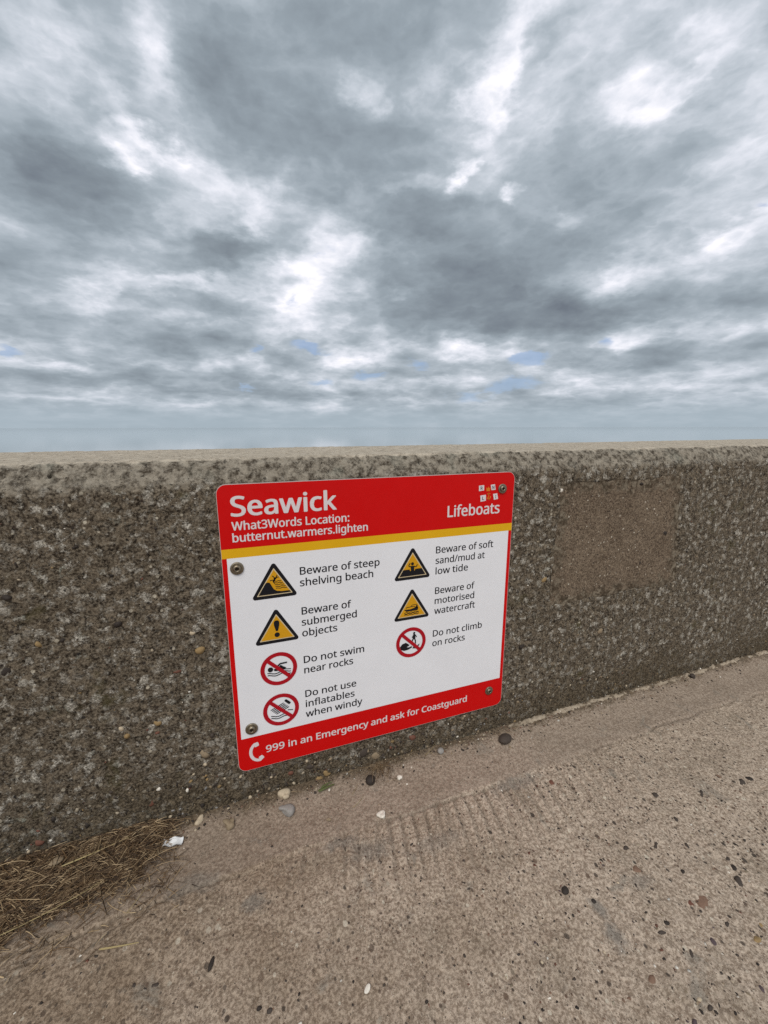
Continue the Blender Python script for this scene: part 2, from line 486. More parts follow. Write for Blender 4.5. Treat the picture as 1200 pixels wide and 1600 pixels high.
# darker brown tone towards the left and the front
left_brown = T.math('SUBTRACT', T.math('MULTIPLY', T.math('SUBTRACT', 0.62, x), 0.62), T.math('MULTIPLY', y, 0.25))
left_brown = T.ramp(T.math('ADD', left_brown, T.math('MULTIPLY', T.math('SUBTRACT', big, 0.5), 1.3)), 0.02, 0.80, 0.0, 0.74)
c = T.mix(left_brown, c, T.mix(T.ramp(fine, 0.32, 0.68), (0.080, 0.051, 0.030), (0.285, 0.203, 0.132)))
c = T.mix(T.ramp(big2, 0.48, 0.72, 0, 0.45), c, T.mix(T.ramp(fine, 0.32, 0.68), (0.13, 0.098, 0.068), (0.30, 0.245, 0.185)))
# smoother mortar strip along the wall
wob = T.math('MULTIPLY', T.math('SUBTRACT', T.noise(T.vmath('MULTIPLY', co, (1, 0, 0)), 4.5, 5, 0.6), 0.5), 0.09)
strip = T.ramp(T.math('ADD', y, wob), -0.158, -0.148)
c = T.mix(T.math('MULTIPLY', strip, 0.55), c, T.mix(T.ramp(fine, 0.3, 0.7), (0.185, 0.138, 0.106), (0.325, 0.262, 0.210)))
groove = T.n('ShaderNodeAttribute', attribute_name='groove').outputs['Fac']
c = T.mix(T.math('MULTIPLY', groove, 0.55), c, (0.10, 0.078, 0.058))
# dirt colour in the rib grooves also paints in shade, so ribs show
# bluish cement smears
sm = T.noise(T.vmath('ADD', co, (2, 6, 0)), 13, 5, 0.6, 0.8)
smm = T.ramp(T.math('ADD', sm, T.math('MULTIPLY', T.math('SUBTRACT', fine, 0.5), 0.15)), 0.60, 0.72, 0, 0.62)
c = T.mix(smm, c, T.mix(T.ramp(fine, 0.3, 0.7), (0.12, 0.108, 0.090), (0.27, 0.25, 0.215)))
stn = None
for ax, ay, rx, ry, am in ((0.243, -0.202, 0.045, 0.022, 0.55), (0.190, -0.168, 0.040, 0.012, 0.6), (0.019, -0.221, 0.022, 0.018, 0.7), (0.640, -0.166, 0.080, 0.016, 0.6),
                           (0.606, -0.448, 0.012, 0.018, 0.85), (0.598, -0.488, 0.016, 0.022, 0.85), (-0.090, -0.150, 0.045, 0.020, 0.5), (0.386, -0.236, 0.060, 0.020, 0.35), (0.72, -0.437, 0.030, 0.012, 0.5), (0.13, -0.62, 0.05, 0.02, 0.4)):
    dv = T.vmath('MULTIPLY', T.vmath('SUBTRACT', co, (ax, ay, 0)), (1 / rx, 1 / ry, 0))
    dd = T.math('ADD', T.vmath('LENGTH', dv), T.math('MULTIPLY', T.math('SUBTRACT', T.noise(co, 34, 5, 0.7), 0.5), 2.6))
    sk = T.ramp(dd, 0.45, 1.35, am * 0.8, 0.0)
    stn = sk if stn is None else T.math('MAXIMUM', stn, sk)
c = T.mix(stn, c, T.mix(T.ramp(fine, 0.3, 0.7), (0.105, 0.098, 0.088), (0.235, 0.222, 0.200)))
# grains: coarse, small, tiny
for sc, th, pr, amt in ((62, 0.34, 0.72, 0.85), (120, 0.42, 0.58, 0.85), (250, 0.46, 0.52, 0.75)):
    cs = T.vmath('MULTIPLY', co, (1, 0.85, 1))
    g1, ga, gb = specks(T, cs, sc, th, sc * 0.13)
    gc = T.crgb(ga, [(0.0, (0.022, 0.018, 0.017)), (0.35, (0.055, 0.040, 0.032)), (0.62, (0.12, 0.075, 0.052)), (0.80, (0.20, 0.16, 0.12)), (0.92, (0.60, 0.54, 0.44))])
    pr_m = T.ramp(gb, pr, pr + 0.06)
    fade = T.math('SUBTRACT', 1.0, T.math('MULTIPLY', T.math('MAXIMUM', strip, left_brown), 0.55))
    c = T.mix(T.math('MULTIPLY', T.math('MULTIPLY', T.math('MULTIPLY', g1, pr_m), amt), fade), c, gc)
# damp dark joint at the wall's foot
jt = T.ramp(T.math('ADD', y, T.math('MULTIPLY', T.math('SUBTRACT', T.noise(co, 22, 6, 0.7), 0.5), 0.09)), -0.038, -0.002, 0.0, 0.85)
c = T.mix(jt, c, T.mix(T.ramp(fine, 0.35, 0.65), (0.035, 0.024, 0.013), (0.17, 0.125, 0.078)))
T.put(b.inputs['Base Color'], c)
hgt = T.math('ADD', T.math('MULTIPLY', fine, 0.7), T.math('MULTIPLY', T.noise(co, 700, 3), 0.3))
bp = T.n('ShaderNodeBump', i_Strength=1.0, i_Distance=0.0028, i_Height=T.math('ADD', hgt, T.math('MULTIPLY', med, 0.8)))
T.put(b.inputs['Normal'], bp)

# ---------------------------------------------------------------- sea wall
wall = empty('sea_wall', (0, 0, 0))
tag(wall, 'low weathered concrete sea wall with chamfered top edge, mottled with grey lichen', 'wall')
PX0, PX1, PZ0, PZ1 = 0.845, 1.352, 0.365, 0.712      # bare rectangle where an older board hung


def patch_mask(X, Z, pad=0.0):
    wob = 0.011 * fbm(X, Z, 16, 5, 0.7, seed=61)
    x0 = PX0 + 0.012 * (Z - PZ0) / 0.35 + wob
    dx = np.minimum(X - x0, PX1 - 0.035 * (Z - PZ0) / 0.35 - X + wob)
    dz = np.minimum(Z - PZ0 + wob, PZ1 - Z + wob)
    return np.minimum(dx, dz) + pad


def axis(segs):
    out = [segs[0][0]]
    for a, b_, st in segs:
        n = max(1, int(round((b_ - a) / st)))
        out += list(np.linspace(a, b_, n + 1)[1:])
    return np.array(out)


def geo(a, b_, first, ratio):
    """steps growing from a to b_"""
    out, s, p = [], first, a
    sgn = 1 if b_ > a else -1
    while (b_ - p) * sgn > s:
        p += sgn * s
        out.append(p)
        s *= ratio
    out.append(b_)
    return out


def prof_point(s):
    """profile of the wall: s = distance along it from the foot of the front face"""
    segs = [((0, -0.06), (0, 0.742)), ((0, 0.742), (0.004, 0.755)), ((0.004, 0.755), (0.024, 0.786)), ((0.024, 0.786), (0.034, 0.7955)),
            ((0.034, 0.7955), (0.05, 0.799)), ((0.05, 0.799), (0.437, 0.8)), ((0.437, 0.8), (0.455, 0.785)), ((0.455, 0.785), (0.47, -2.0))]
    return segs


def sweep_profile():
    pts, steps = [], {0: 0.003, 1: 0.0025, 2: 0.0025, 3: 0.0025, 4: 0.004, 5: 0.006, 6: 0.006, 7: 0.15}
    for k, (p, q) in enumerate(prof_point(0)):
        L = math.hypot(q[0] - p[0], q[1] - p[1])
        n = max(1, int(L / steps[k]))
        for i in range(n):
            t = i / n
            pts.append((p[0] + (q[0] - p[0]) * t, p[1] + (q[1] - p[1]) * t))
    pts.append((0.47, -2.0))
    return np.array(pts)


prof = sweep_profile()
tang = np.gradient(prof, axis=0)
# smooth the normals over the corners
k = np.array([1, 2, 3, 2, 1]) / 9.0
tang = np.stack([np.convolve(np.pad(tang[:, i], 2, 'edge'), k, 'valid') for i in (0, 1)], 1)
tang /= np.linalg.norm(tang, axis=1)[:, None]
nrm = np.stack([-tang[:, 1], tang[:, 0]], 1)          # outward: front face looks to -y
arc = np.concatenate([[0], np.cumsum(np.hypot(*np.diff(prof, axis=0).T))])
xs = np.array(sorted(set(geo(-0.60, -14.0, 0.02, 1.25)))).tolist() + [-0.60]
xs = np.array(xs + list(axis([(-0.60, 0.95, 0.0027), (0.95, 2.05, 0.0045)])[1:]) + geo(2.05, 60.0, 0.02, 1.16))
xs = np.unique(np.round(xs, 5))
XX, SS = np.meshgrid(xs, arc, indexing='ij')
PY = np.broadcast_to(prof[:, 0], XX.shape)
PZ = np.broadcast_to(prof[:, 1], XX.shape)
n_a = fbm(XX, SS, 6, 3, seed=1)
n_b = fbm(XX, SS, 28, 3, seed=2)
n_c = fbm(XX, SS, 95, 3, 0.6, seed=3)
relief = 0.0022 * n_a + 0.0022 * n_b + 0.0022 * n_c
pits = smooth01(fbm(XX, SS, 62, 2, seed=9), 0.62, 0.85)
relief = relief - 0.0045 * pits
lumps = smooth01(fbm(XX, SS, 45, 2, seed=12), 0.35, 0.7)
relief = relief + 0.0012 * lumps
flat_top = smooth01(PZ, 0.794, 0.799)
relief = relief * (1 - 0.55 * flat_top)
on_face = (PY < 0.002)
pm = patch_mask(XX, PZ)
inside = smooth01(pm, 0.0, 0.004) * on_face
relief = relief * (1 - inside) - 0.0045 * inside
edge_band = (PZ > 0.745) & (PZ < 0.797)
relief = relief + edge_band * (0.0022 * fbm(XX, SS, 55, 3, seed=33) + 0.003 * fbm(XX, SS, 7, 2, seed=34))
far = smooth01(np.abs(XX - 0.7), 3.0, 6.0)
relief *= (1 - far)
V = np.stack([XX, PY + nrm[None, :, 0] * relief, PZ + nrm[None, :, 1] * relief], -1).reshape(-1, 3)
me = np_mesh('wall_body', V, grid_faces(len(xs), len(arc)))
link_mesh('wall_body', me, mat_wall, wall)

# bare patch: its own slightly recessed skin
px = np.arange(PX0 - 0.02, PX1 + 0.02, 0.0035)
pz = np.arange(PZ0 - 0.02, PZ1 + 0.02, 0.0035)
PXX, PZZ = np.meshgrid(px, pz, indexing='ij')
m_ = patch_mask(PXX, PZZ)
yy = 0.0016 - 0.0014 * fbm(PXX, PZZ, 20, 4, seed=71) - 0.0013 * fbm(PXX, PZZ, 110, 2, seed=72)
yy = np.where(m_ < 0.0, np.minimum(0.0125, 0.0018 + (0.0 - m_) * 1.6), yy)
Fp = grid_faces(len(px), len(pz))
keep = (m_.reshape(-1)[Fp] > -0.006).any(1)
Vp = np.stack([PXX, yy, PZZ], -1).reshape(-1, 3)
me = np_mesh('bare_patch', Vp, Fp[keep])
at = me.attributes.new('edge', 'FLOAT', 'POINT')
at.data.foreach_set('value', (1 - smooth01(m_, 0.0, 0.075)).astype(np.float32).ravel()[:len(me.vertices)])
pt = link_mesh('bare_patch', me, mat_patch, wall)
tag(pt, 'cleaner brown rectangle of bare concrete at the right')

# stones showing in the face of the wall, the larger ones one by one: x, z, half width, half height, colour
WALL_STONES =  [(-0.182, 0.069, 0.0113, 0.0095, 'red'), (-0.38, 0.049, 0.0086, 0.0075, 'red'), (-0.101, 0.369, 0.0121, 0.0058, 'red'),
    (-0.15, 0.259, 0.0096, 0.0074, 'ochre'), (-0.153, 0.237, 0.0084, 0.0075, 'red'), (-0.206, 0.246, 0.0069, 0.0059, 'ochre'),
    (-0.333, 0.625, 0.0045, 0.0082, 'black'), (-0.195, 0.491, 0.0107, 0.0079, 'black'), (-0.287, 0.475, 0.0059, 0.0051, 'black'),
    (-0.244, 0.648, 0.0049, 0.0048, 'black'), (-0.379, 0.427, 0.0093, 0.0101, 'black'), (-0.324, 0.47, 0.0067, 0.0076, 'ochre'),
    (-0.057, 0.405, 0.0099, 0.0087, 'ochre'), (-0.258, 0.266, 0.0055, 0.0057, 'dark'), (0.203, 0.021, 0.0118, 0.0074, 'ochre'),
    (0.178, 0.007, 0.0133, 0.0129, 'ochre'), (0.11, 0.051, 0.0125, 0.0088, 'red'), (0.33, 0.033, 0.0146, 0.0115, 'tan'),
    (-0.067, 0.159, 0.0133, 0.0112, 'tan'), (-0.051, 0.2, 0.0079, 0.0095, 'dark'), (-0.068, 0.446, 0.0072, 0.0057, 'pale'),
    (-0.214, 0.261, 0.0057, 0.0072, 'pale'), (-0.164, 0.101, 0.005, 0.0063, 'white'), (-0.108, 0.08, 0.0053, 0.0065, 'white'),
    (-0.069, 0.132, 0.0067, 0.0064, 'pale'), (-0.357, 0.566, 0.0081, 0.0072, 'black'), (-0.282, 0.017, 0.019, 0.0125, 'dark'),
    (-0.126, 0.001, 0.0134, 0.0083, 'red'), (0.432, 0.055, 0.0116, 0.0078, 'red'), (0.299, 0.052, 0.0178, 0.0094, 'dark'),
    (0.161, 0.053, 0.013, 0.009, 'dark'), (0.248, -0.007, 0.014, 0.0095, 'black'), (0.764, 0.255, 0.009, 0.008, 'black'),
    (1.059, 0.251, 0.0134, 0.011, 'tan'), (1.279, 0.538, 0.0114, 0.0085, 'black'), (1.152, 0.696, 0.0103, 0.0077, 'black'),
    (0.849, 0.696, 0.0173, 0.0087, 'white'), (0.824, 0.447, 0.0112, 0.0076, 'ochre'), (1.185, 0.451, 0.0082, 0.0064, 'black'),
    (1.013, 0.009, 0.0165, 0.0094, 'red')]
for i, (x, z, a, h, cname) in enumerate(WALL_STONES):
    V, F = stone_verts(ICO2, (a * 0.85, 0.0055, h * 0.85), 0.4, seed=i)
    me = np_mesh('pebble', V, F)
    link_mesh('pebble', me, SM[cname], wall, (x, 0.0024 if not (PX0 < x < PX1 and PZ0 < z < PZ1) else 0.004, max(z, 0.004)), (0, rng.uniform(-0.5, 0.5), 0))


def scatter(name, n, pos_fn, size_fn, colours, probs, seed=0, flat=0.55, ic=ICO1, orient=None):
    """many small grains in one mesh"""
    r = np.random.default_rng(seed)
    Vs, Fs, Ms = [], [], []
    off = 0
    pos = pos_fn(r, n)
    sz = size_fn(r, n)
    ci = r.choice(len(colours), n, p=np.array(probs) / sum(probs))
    base = [stone_verts(ic, (1, 1, 1), 0.35, seed=100 + k)[0] for k in range(12)]
    F = ic[1]
    for i in range(n):
        a = r.uniform(0, math.pi)
        v = base[i % 12] * np.array([sz[i], sz[i] * r.uniform(0.5, 0.95), sz[i] * flat])
        ca, sa = math.cos(a), math.sin(a)
        v = np.stack([v[:, 0] * ca - v[:, 1] * sa, v[:, 0] * sa + v[:, 1] * ca, v[:, 2]], 1)
        if orient == 'wall':
            v = np.stack([v[:, 0], v[:, 2], v[:, 1]], 1)
        Vs.append(v + pos[i])
        Fs.append(F + off)
        Ms.append(np.full(len(F), ci[i]))
        off += len(v)
    me = np_mesh(name, np.concatenate(Vs), np.concatenate(Fs), midx=np.concatenate(Ms))
    for c_ in colours:
        me.materials.append(SM[c_])
    return me


def wpos(r, n):
    x = r.uniform(-0.55, 1.0, n * 2)
    x = np.where(r.random(n * 2) < 0.3, r.uniform(1.0, 2.0, n * 2), x)
    z = 0.74 * r.random(n * 2) ** 1.35 + 0.004
    inp = (x > PX0) & (x < PX1) & (z > PZ0) & (z < PZ1)
    y_ = np.where(inp, 0.0035, 0.0005)
    return np.stack([x, y_, z], 1)[:n]


def wlow(r, n):
    x = r.uniform(-0.5, 1.2, n)
    return np.stack([x, np.full(n, 0.0008), 0.004 + 0.11 * r.random(n) ** 1.6], 1)


me = scatter('aggregate', 1100, wlow, lambda r, n: 0.0013 + 0.0048 * r.random(n) ** 2.6, ['dark', 'black', 'tan', 'red', 'ochre', 'pale', 'grey'],
             [5, 3, 3.5, 0.8, 0.9, 1.3, 1.2], seed=13, flat=0.7, orient='wall')
tag(link_mesh('aggregate', me, [], wall), kind='stuff')
me = scatter('aggregate', 1500, wpos, lambda r, n: 0.0011 + 0.0030 * r.random(n) ** 3.0, ['dark', 'black', 'tan', 'red', 'ochre', 'pale', 'white'],
             [4, 3, 3, 1.2, 1.0, 2.2, 1.0], seed=3, flat=0.8, orient='wall')
tag(link_mesh('aggregate', me, [], wall), kind='stuff')

# ---------------------------------------------------------------- promenade slab
gx = np.unique(np.round(np.array(geo(-0.60, -300, 0.02, 1.3) + list(axis([(-0.60, 1.25, 0.0032), (1.25, 2.1, 0.007)])) + geo(2.1, 400, 0.02, 1.25)), 5))
gy = np.unique(np.round(np.array(geo(-0.72, -300, 0.02, 1.3) + list(axis([(-0.72, 0.02, 0.003)])) + [0.06]), 5))
GX, GY = np.meshgrid(gx, gy, indexing='ij')


def strip_edge(x):
    return -0.150 + 0.018 * fbm(x, x * 0, 3.1, 3, seed=41) + 0.010 * fbm(x, x * 0, 17, 3, seed=42)


def ground_h(X, Y, want_groove=False):
    X = np.asarray(X, float); Y = np.asarray(Y, float)
    h = 0.0035 * fbm(X, Y, 4, 3, seed=21) + 0.0022 * fbm(X, Y, 30, 3, seed=22) + 0.0019 * fbm(X, Y, 100, 3, 0.6, seed=23)
    e = strip_edge(X)
    st = smooth01(Y, e - 0.004, e + 0.004)
    h = h * (1 - 0.45 * st) + st * 0.0028 + st * 0.010 * smooth01(Y, -0.10, 0.0)
    # brushed ribs running away from the wall
    u = X - 0.22 * Y + 0.006 * fbm(X, Y, 9, 2, seed=51)
    rib = np.sin(u * 2 * math.pi / 0.027) * 0.5 + 0.25 * np.sin(u * 2 * math.pi / 0.0145 + 1.3)
    ribm = (1 - st) * (1 - smooth01(-Y, 0.20, 0.37)) * smooth01(fbm(X, Y, 7, 3, seed=52), -0.5, 0.0) * smooth01(X, 0.0, 0.15) * (1 - 0.6 * smooth01(X, 0.7, 1.0))
    h = h + 0.0042 * rib * ribm
    # crack along the strip's edge
    crk = np.exp(-((Y - e + 0.003) / 0.0022) ** 2) * smooth01(fbm(X, Y * 0, 6, 2, seed=54), -0.3, 0.2)
    h = h - 0.0035 * crk
    # shallow pits
    h = h - 0.0030 * smooth01(fbm(X, Y, 75, 2, seed=56), 0.60, 0.85) * (1 - 0.6 * st)
    fade = 1 - smooth01(np.hypot(X - 0.6, Y), 3, 6)
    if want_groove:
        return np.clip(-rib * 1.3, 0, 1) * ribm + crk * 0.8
    return h * fade


V = np.stack([GX, GY, ground_h(GX, GY)], -1).reshape(-1, 3)
me = np_mesh('promenade', V, grid_faces(len(gx), len(gy)))
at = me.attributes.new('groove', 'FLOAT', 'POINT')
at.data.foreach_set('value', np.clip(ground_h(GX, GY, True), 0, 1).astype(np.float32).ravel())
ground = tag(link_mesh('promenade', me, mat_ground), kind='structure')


def gh(x, y):
    return float(ground_h(np.array([x]), np.array([y]))[0])


# stones set in the slab, the larger ones one by one: x, y, half length, half width, colour
STONES =  [(0.797, -0.502, 0.0178, 0.0131, 'brown'), (0.772, -0.497, 0.0071, 0.0064, 'red'), (0.733, -0.418, 0.014, 0.0098, 'brown'),
    (0.567, -0.404, 0.0084, 0.0071, 'black'), (0.607, -0.434, 0.0059, 0.0058, 'black'), (0.604, -0.552, 0.0101, 0.0073, 'brown'),
    (0.65, -0.592, 0.0069, 0.0045, 'pale'), (0.823, -0.573, 0.0099, 0.006, 'ochre'), (0.701, -0.504, 0.0068, 0.0058, 'black'),
    (0.901, -0.501, 0.0136, 0.0075, 'dark'), (1.195, -0.355, 0.0112, 0.0101, 'black'), (1.163, -0.354, 0.0127, 0.0098, 'dark'),
    (0.815, -0.396, 0.0107, 0.008, 'dark'), (0.697, -0.549, 0.0096, 0.0053, 'dark'), (0.725, -0.631, 0.0077, 0.0056, 'black'),
    (0.749, -0.551, 0.0109, 0.0068, 'purple'), (0.723, -0.193, 0.0111, 0.0101, 'red'), (0.255, -0.452, 0.0049, 0.0029, 'black'),
    (0.925, -0.308, 0.0107, 0.0083, 'dark'), (0.876, -0.418, 0.0094, 0.0099, 'dark'), (0.92, -0.481, 0.0089, 0.0063, 'black'),
    (1.003, -0.453, 0.0068, 0.0055, 'black'), (0.814, -0.454, 0.0076, 0.0058, 'black'), (0.751, -0.327, 0.007, 0.005, 'black'),
    (0.677, -0.511, 0.0089, 0.0044, 'dark'), (0.799, -0.542, 0.0079, 0.0049, 'dark'), (0.753, -0.618, 0.007, 0.005, 'purple'),
    (0.752, -0.38, 0.0093, 0.0061, 'dark'), (1.128, -0.325, 0.008, 0.0098, 'brown'), (0.029, -0.379, 0.0077, 0.005, 'dark'),
    (0.015, -0.373, 0.0058, 0.0044, 'black'), (0.616, -0.608, 0.0085, 0.0049, 'purple'), (0.927, -0.466, 0.0091, 0.0065, 'dark'),
    (0.656, -0.604, 0.0077, 0.0044, 'dark'), (0.202, -0.411, 0.004, 0.003, 'dark'), (-0.138, -0.285, 0.0061, 0.0052, 'dark'),
    (0.912, -0.37, 0.0114, 0.0056, 'dark'), (1.035, -0.344, 0.0138, 0.0066, 'dark'), (0.855, -0.563, 0.0068, 0.0051, 'ochre'),
    (0.435, -0.512, 0.0039, 0.0023, 'white')]
for i, (x, y, a, h, cname) in enumerate(STONES):
    V, F = stone_verts(ICO2, (a * 0.76, h * 0.74, 0.0034), 0.38, seed=50 + i)
    link_mesh('embedded_stone', np_mesh('embedded_stone', V, F), SM[cname], ground, (x, y, gh(x, y) - 0.0016), (0, 0, rng.uniform(-0.4, 0.9)))


def gpos(r, n):
    x = r.uniform(-0.45, 1.35, n * 4)
    y = -0.68 * r.random(n * 4) - 0.01
    keep = r.random(n * 4) < np.clip(0.22 + 0.75 * smooth01(x - y * 0.8, 0.2, 1.1), 0, 1) * np.where(y > -0.15, 0.45, 1)
    x, y = x[keep][:n], y[keep][:n]
    return np.stack([x, y, ground_h(x, y) - 0.0006], 1)


me = scatter('aggregate', 7000, gpos, lambda r, n: 0.0009 + 0.0030 * r.random(n) ** 3.6, ['dark', 'black', 'brown', 'red', 'pale', 'white', 'purple', 'tan'],
             [6, 4, 2.5, 1.2, 1.2, 0.8, 1.2, 1.5], seed=4, flat=0.42)
tag(link_mesh('aggregate', me, [], ground), kind='stuff')

# pale crust of mortar where the slab meets the wall
mat_crust, T, b, co = concrete('crumbling_pale_mortar')
nn = T.noise(co, 120, 5, 0.6)
c = T.mix(nn, (0.22, 0.17, 0.12), (0.56, 0.48, 0.38))
c = T.mix(T.ramp(T.noise(co, 30, 4), 0.45, 0.62), c, (0.13, 0.10, 0.07))
T.put(b.inputs['Base Color'], c)
T.put(b.inputs['Normal'], T.n('ShaderNodeBump', i_Strength=0.7, i_Distance=0.001, i_Height=T.noise(co, 400, 4)).outputs[0])
cx = np.arange(0.30, 2.6, 0.0022)
NU, NVv = len(cx), 9
th = np.linspace(0, math.pi, NVv)
CXX, TH = np.meshgrid(cx, th, indexing='ij')
pres = smooth01(fbm(CXX, CXX * 0, 5, 3, seed=81) + 0.75 * smooth01(CXX, 0.5, 0.85) - 0.28, 0.0, 0.35)
rr = (0.0035 + 0.0038 * pres * (1 + 1.3 * fbm(CXX, TH, 70, 3, seed=82)) + 0.0036 * fbm(CXX, TH * 0.02, 160, 2, seed=83)) * pres
ccy = -0.0050 - 0.016 * fbm(CXX, CXX * 0, 5, 3, seed=84) * 0.6 - 0.003
V = np.stack([CXX, ccy - np.cos(TH) * rr * 1.25, 0.0085 + 0.007 * (pres - 1) + np.sin(TH) * rr * 1.0], -1).reshape(-1, 3)
link_mesh('mortar_crust', np_mesh('mortar_crust', V, grid_faces(NU, NVv)), mat_crust, ground)

# ---------------------------------------------------------------- beach and sea beyond the wall
mat_beach, T, b, co = concrete('shingly_sand')
T.put(b.inputs['Base Color'], T.mix(T.noise(co, 3, 6), (0.22, 0.17, 0.11), (0.36, 0.29, 0.20)))
V = [(-400, 0.5, -0.5), (400, 0.5, -0.5), (400, 14, -2.3), (-400, 14, -2.3), (400, 40, -2.9), (-400, 40, -2.9)]
tag(link_mesh('beach', np_mesh('beach', V, [(0, 1, 2, 3), (3, 2, 4, 5)], False), mat_beach), kind='structure')
mat_sea, T, b = principled('hazy_grey_sea', (0.30, 0.345, 0.365), 0.05, spec=0.5)
co = T.n('ShaderNodeTexCoord').outputs['Object']
wv_ = T.noise(T.vmath('MULTIPLY', co, (0.3, 1, 1)), 0.5, 6, 0.6)
T.put(b.inputs['Normal'], T.n('ShaderNodeBump', i_Strength=0.06, i_Distance=0.1, i_Height=wv_).outputs[0])
V = [(-14000, 25, -2.55), (14000, 25, -2.55), (14000, 14000, -2.55), (-14000, 14000, -2.55)]
tag(link_mesh('sea', np_mesh('sea', V, [(0, 1, 2, 3)], False), mat_sea), kind='structure')

# ---------------------------------------------------------------- warning sign
SGN = empty('warning_sign', (0, -0.006, 0.751))
tag(SGN, 'red and white beach safety sign with yellow stripe, bolted to the sea wall', 'sign')
SW, SH = 0.7008, 0.6574


def plastic(name, c, rough=0.38, mott=0.06):
    m, T, b = principled(name, c, rough, spec=0.22)
    co = T.n('ShaderNodeTexCoord').outputs['Object']
    n = T.noise(co, 9, 5, 0.6)
    cc = T.mix(n, tuple(x * (1 - mott) for x in c), tuple(min(1, x * (1 + mott)) for x in c))
    # faint scuffs and spots of dirt
    s1 = T.ramp(T.noise(T.vmath('MULTIPLY', co, (1, 1, 2.5)), 60, 5, 0.7), 0.68, 0.76, 0, 0.22)
    cc = T.mix(s1, cc, tuple(x * 0.6 for x in c))
    T.put(b.inputs['Base Color'], cc)
    T.put(b.inputs['Roughness'], T.ramp(T.noise(co, 25, 4), 0.3, 0.7, rough - 0.05, rough + 0.15))
    return m


M_RED = plastic('sign_red', (0.62, 0.001, 0.0015), 0.45)
M_WHITE = plastic('sign_white', (0.82, 0.83, 0.88))
M_YEL = plastic('sign_yellow', (0.76, 0.42, 0.010))
M_AMB = plastic('pictogram_amber', (0.66, 0.33, 0.012))
M_BLK = plastic('print_black', (0.010, 0.010, 0.014), mott=0.0)
M_TXT = plastic('print_charcoal', (0.016, 0.016, 0.022), mott=0.0)
M_CREAM = plastic('print_cream', (0.66, 0.55, 0.36))
M_ROUND = plastic('prohibition_red', (0.42, 0.006, 0.016))
M_PINKW = plastic('lettering_white', (0.74, 0.68, 0.70), mott=0.02)
M_EDGE = plastic('panel_edge', (0.55, 0.47, 0.46))
M_ORG = plastic('crest_orange', (0.70, 0.20, 0.02))
M_NAVY = plastic('flag_navy', (0.02, 0.02, 0.07))


def sheet(name, polys, mat, level, parent, origin=(0, 0), label=None):
    """flat print: polygons in millimetres (x right, z up) on layer `level` of the sign, relative to origin"""
    bm = bmesh.new()
    for poly in polys:
        vs = [bm.verts.new((px / 1000, 0, pz / 1000)) for px, pz in poly]
        if len(vs) <= 4:
            f = bm.faces.new(vs)
            continue
        for tri in geometry.tessellate_polygon([[v.co.copy() for v in vs]]):
            try:
                bm.faces.new([vs[i] for i in tri])
            except ValueError:
                pass
    for f in bm.faces:
        f.normal_update()
        if f.normal.y > 0: f.normal_flip()
    me = bpy.data.meshes.new(name)
    bm.to_mesh(me)
    bm.free()
    o = link_mesh(name, me, mat, parent)
    off = Vector((origin[0] / 1000, -0.0003 * level, origin[1] / 1000))
    o.location = off
    if label: o['label'] = label
    return o


def rrect(x0, z0, x1, z1, r, n=8):
    out = []
    for cx_, cz_, a0 in ((x1 - r, z1 - r, 0), (x0 + r, z1 - r, 90), (x0 + r, z0 + r, 180), (x1 - r, z0 + r, 270)):
        for i in range(n + 1):
            a = R_(a0 + 90 * i / n)
            out.append((cx_ + r * math.cos(a), cz_ + r * math.sin(a)))
    return out


def rpoly(pts, r, n=5):
    out = []
    m = len(pts)
    for i in range(m):
        p0, p1, p2 = Vector(pts[i - 1]), Vector(pts[i]), Vector(pts[(i + 1) % m])
        d1, d2 = (p0 - p1).normalized(), (p2 - p1).normalized()
        half = d1.angle(d2) / 2
        t = r / math.tan(half)
        a, c_ = p1 + d1 * t, p1 + d2 * t
        o_ = p1 + (d1 + d2).normalized() * (r / math.sin(half))
        va, vc = a - o_, c_ - o_
        ang = va.angle_signed(vc)
        for j in range(n + 1):
            q = -ang * j / n
            out.append((o_.x + va.x * math.cos(q) - va.y * math.sin(q), o_.y + va.x * math.sin(q) + va.y * math.cos(q)))
    return out


def circ(cx_, cz_, r, n=28, rz=None):
    rz = rz or r
    return [(cx_ + r * math.cos(2 * math.pi * i / n), cz_ + rz * math.sin(2 * math.pi * i / n)) for i in range(n)]


def stroke(pts, w):
    """a line of width w through the points, as quads"""
    out = []
    P_ = [Vector(p) for p in pts]
    L, Rr = [], []
    for i, p in enumerate(P_):
        d = (P_[min(i + 1, len(P_) - 1)] - P_[max(i - 1, 0)]).normalized()
        nn_ = Vector((-d.y, d.x)) * w / 2
        L.append(p + nn_)
        Rr.append(p - nn_)
    for i in range(len(P_) - 1):
        out.append([tuple(L[i]), tuple(L[i + 1]), tuple(Rr[i + 1]), tuple(Rr[i])])
    return out


def ring(cx_, cz_, ro, ri, n=48):
    out = []
    for i in range(n):
        a, b_ = 2 * math.pi * i / n, 2 * math.pi * (i + 1) / n
        out.append([(cx_ + ro * math.cos(a), cz_ + ro * math.sin(a)), (cx_ + ro * math.cos(b_), cz_ + ro * math.sin(b_)),
                    (cx_ + ri * math.cos(b_), cz_ + ri * math.sin(b_)), (cx_ + ri * math.cos(a), cz_ + ri * math.sin(a))])
    return out


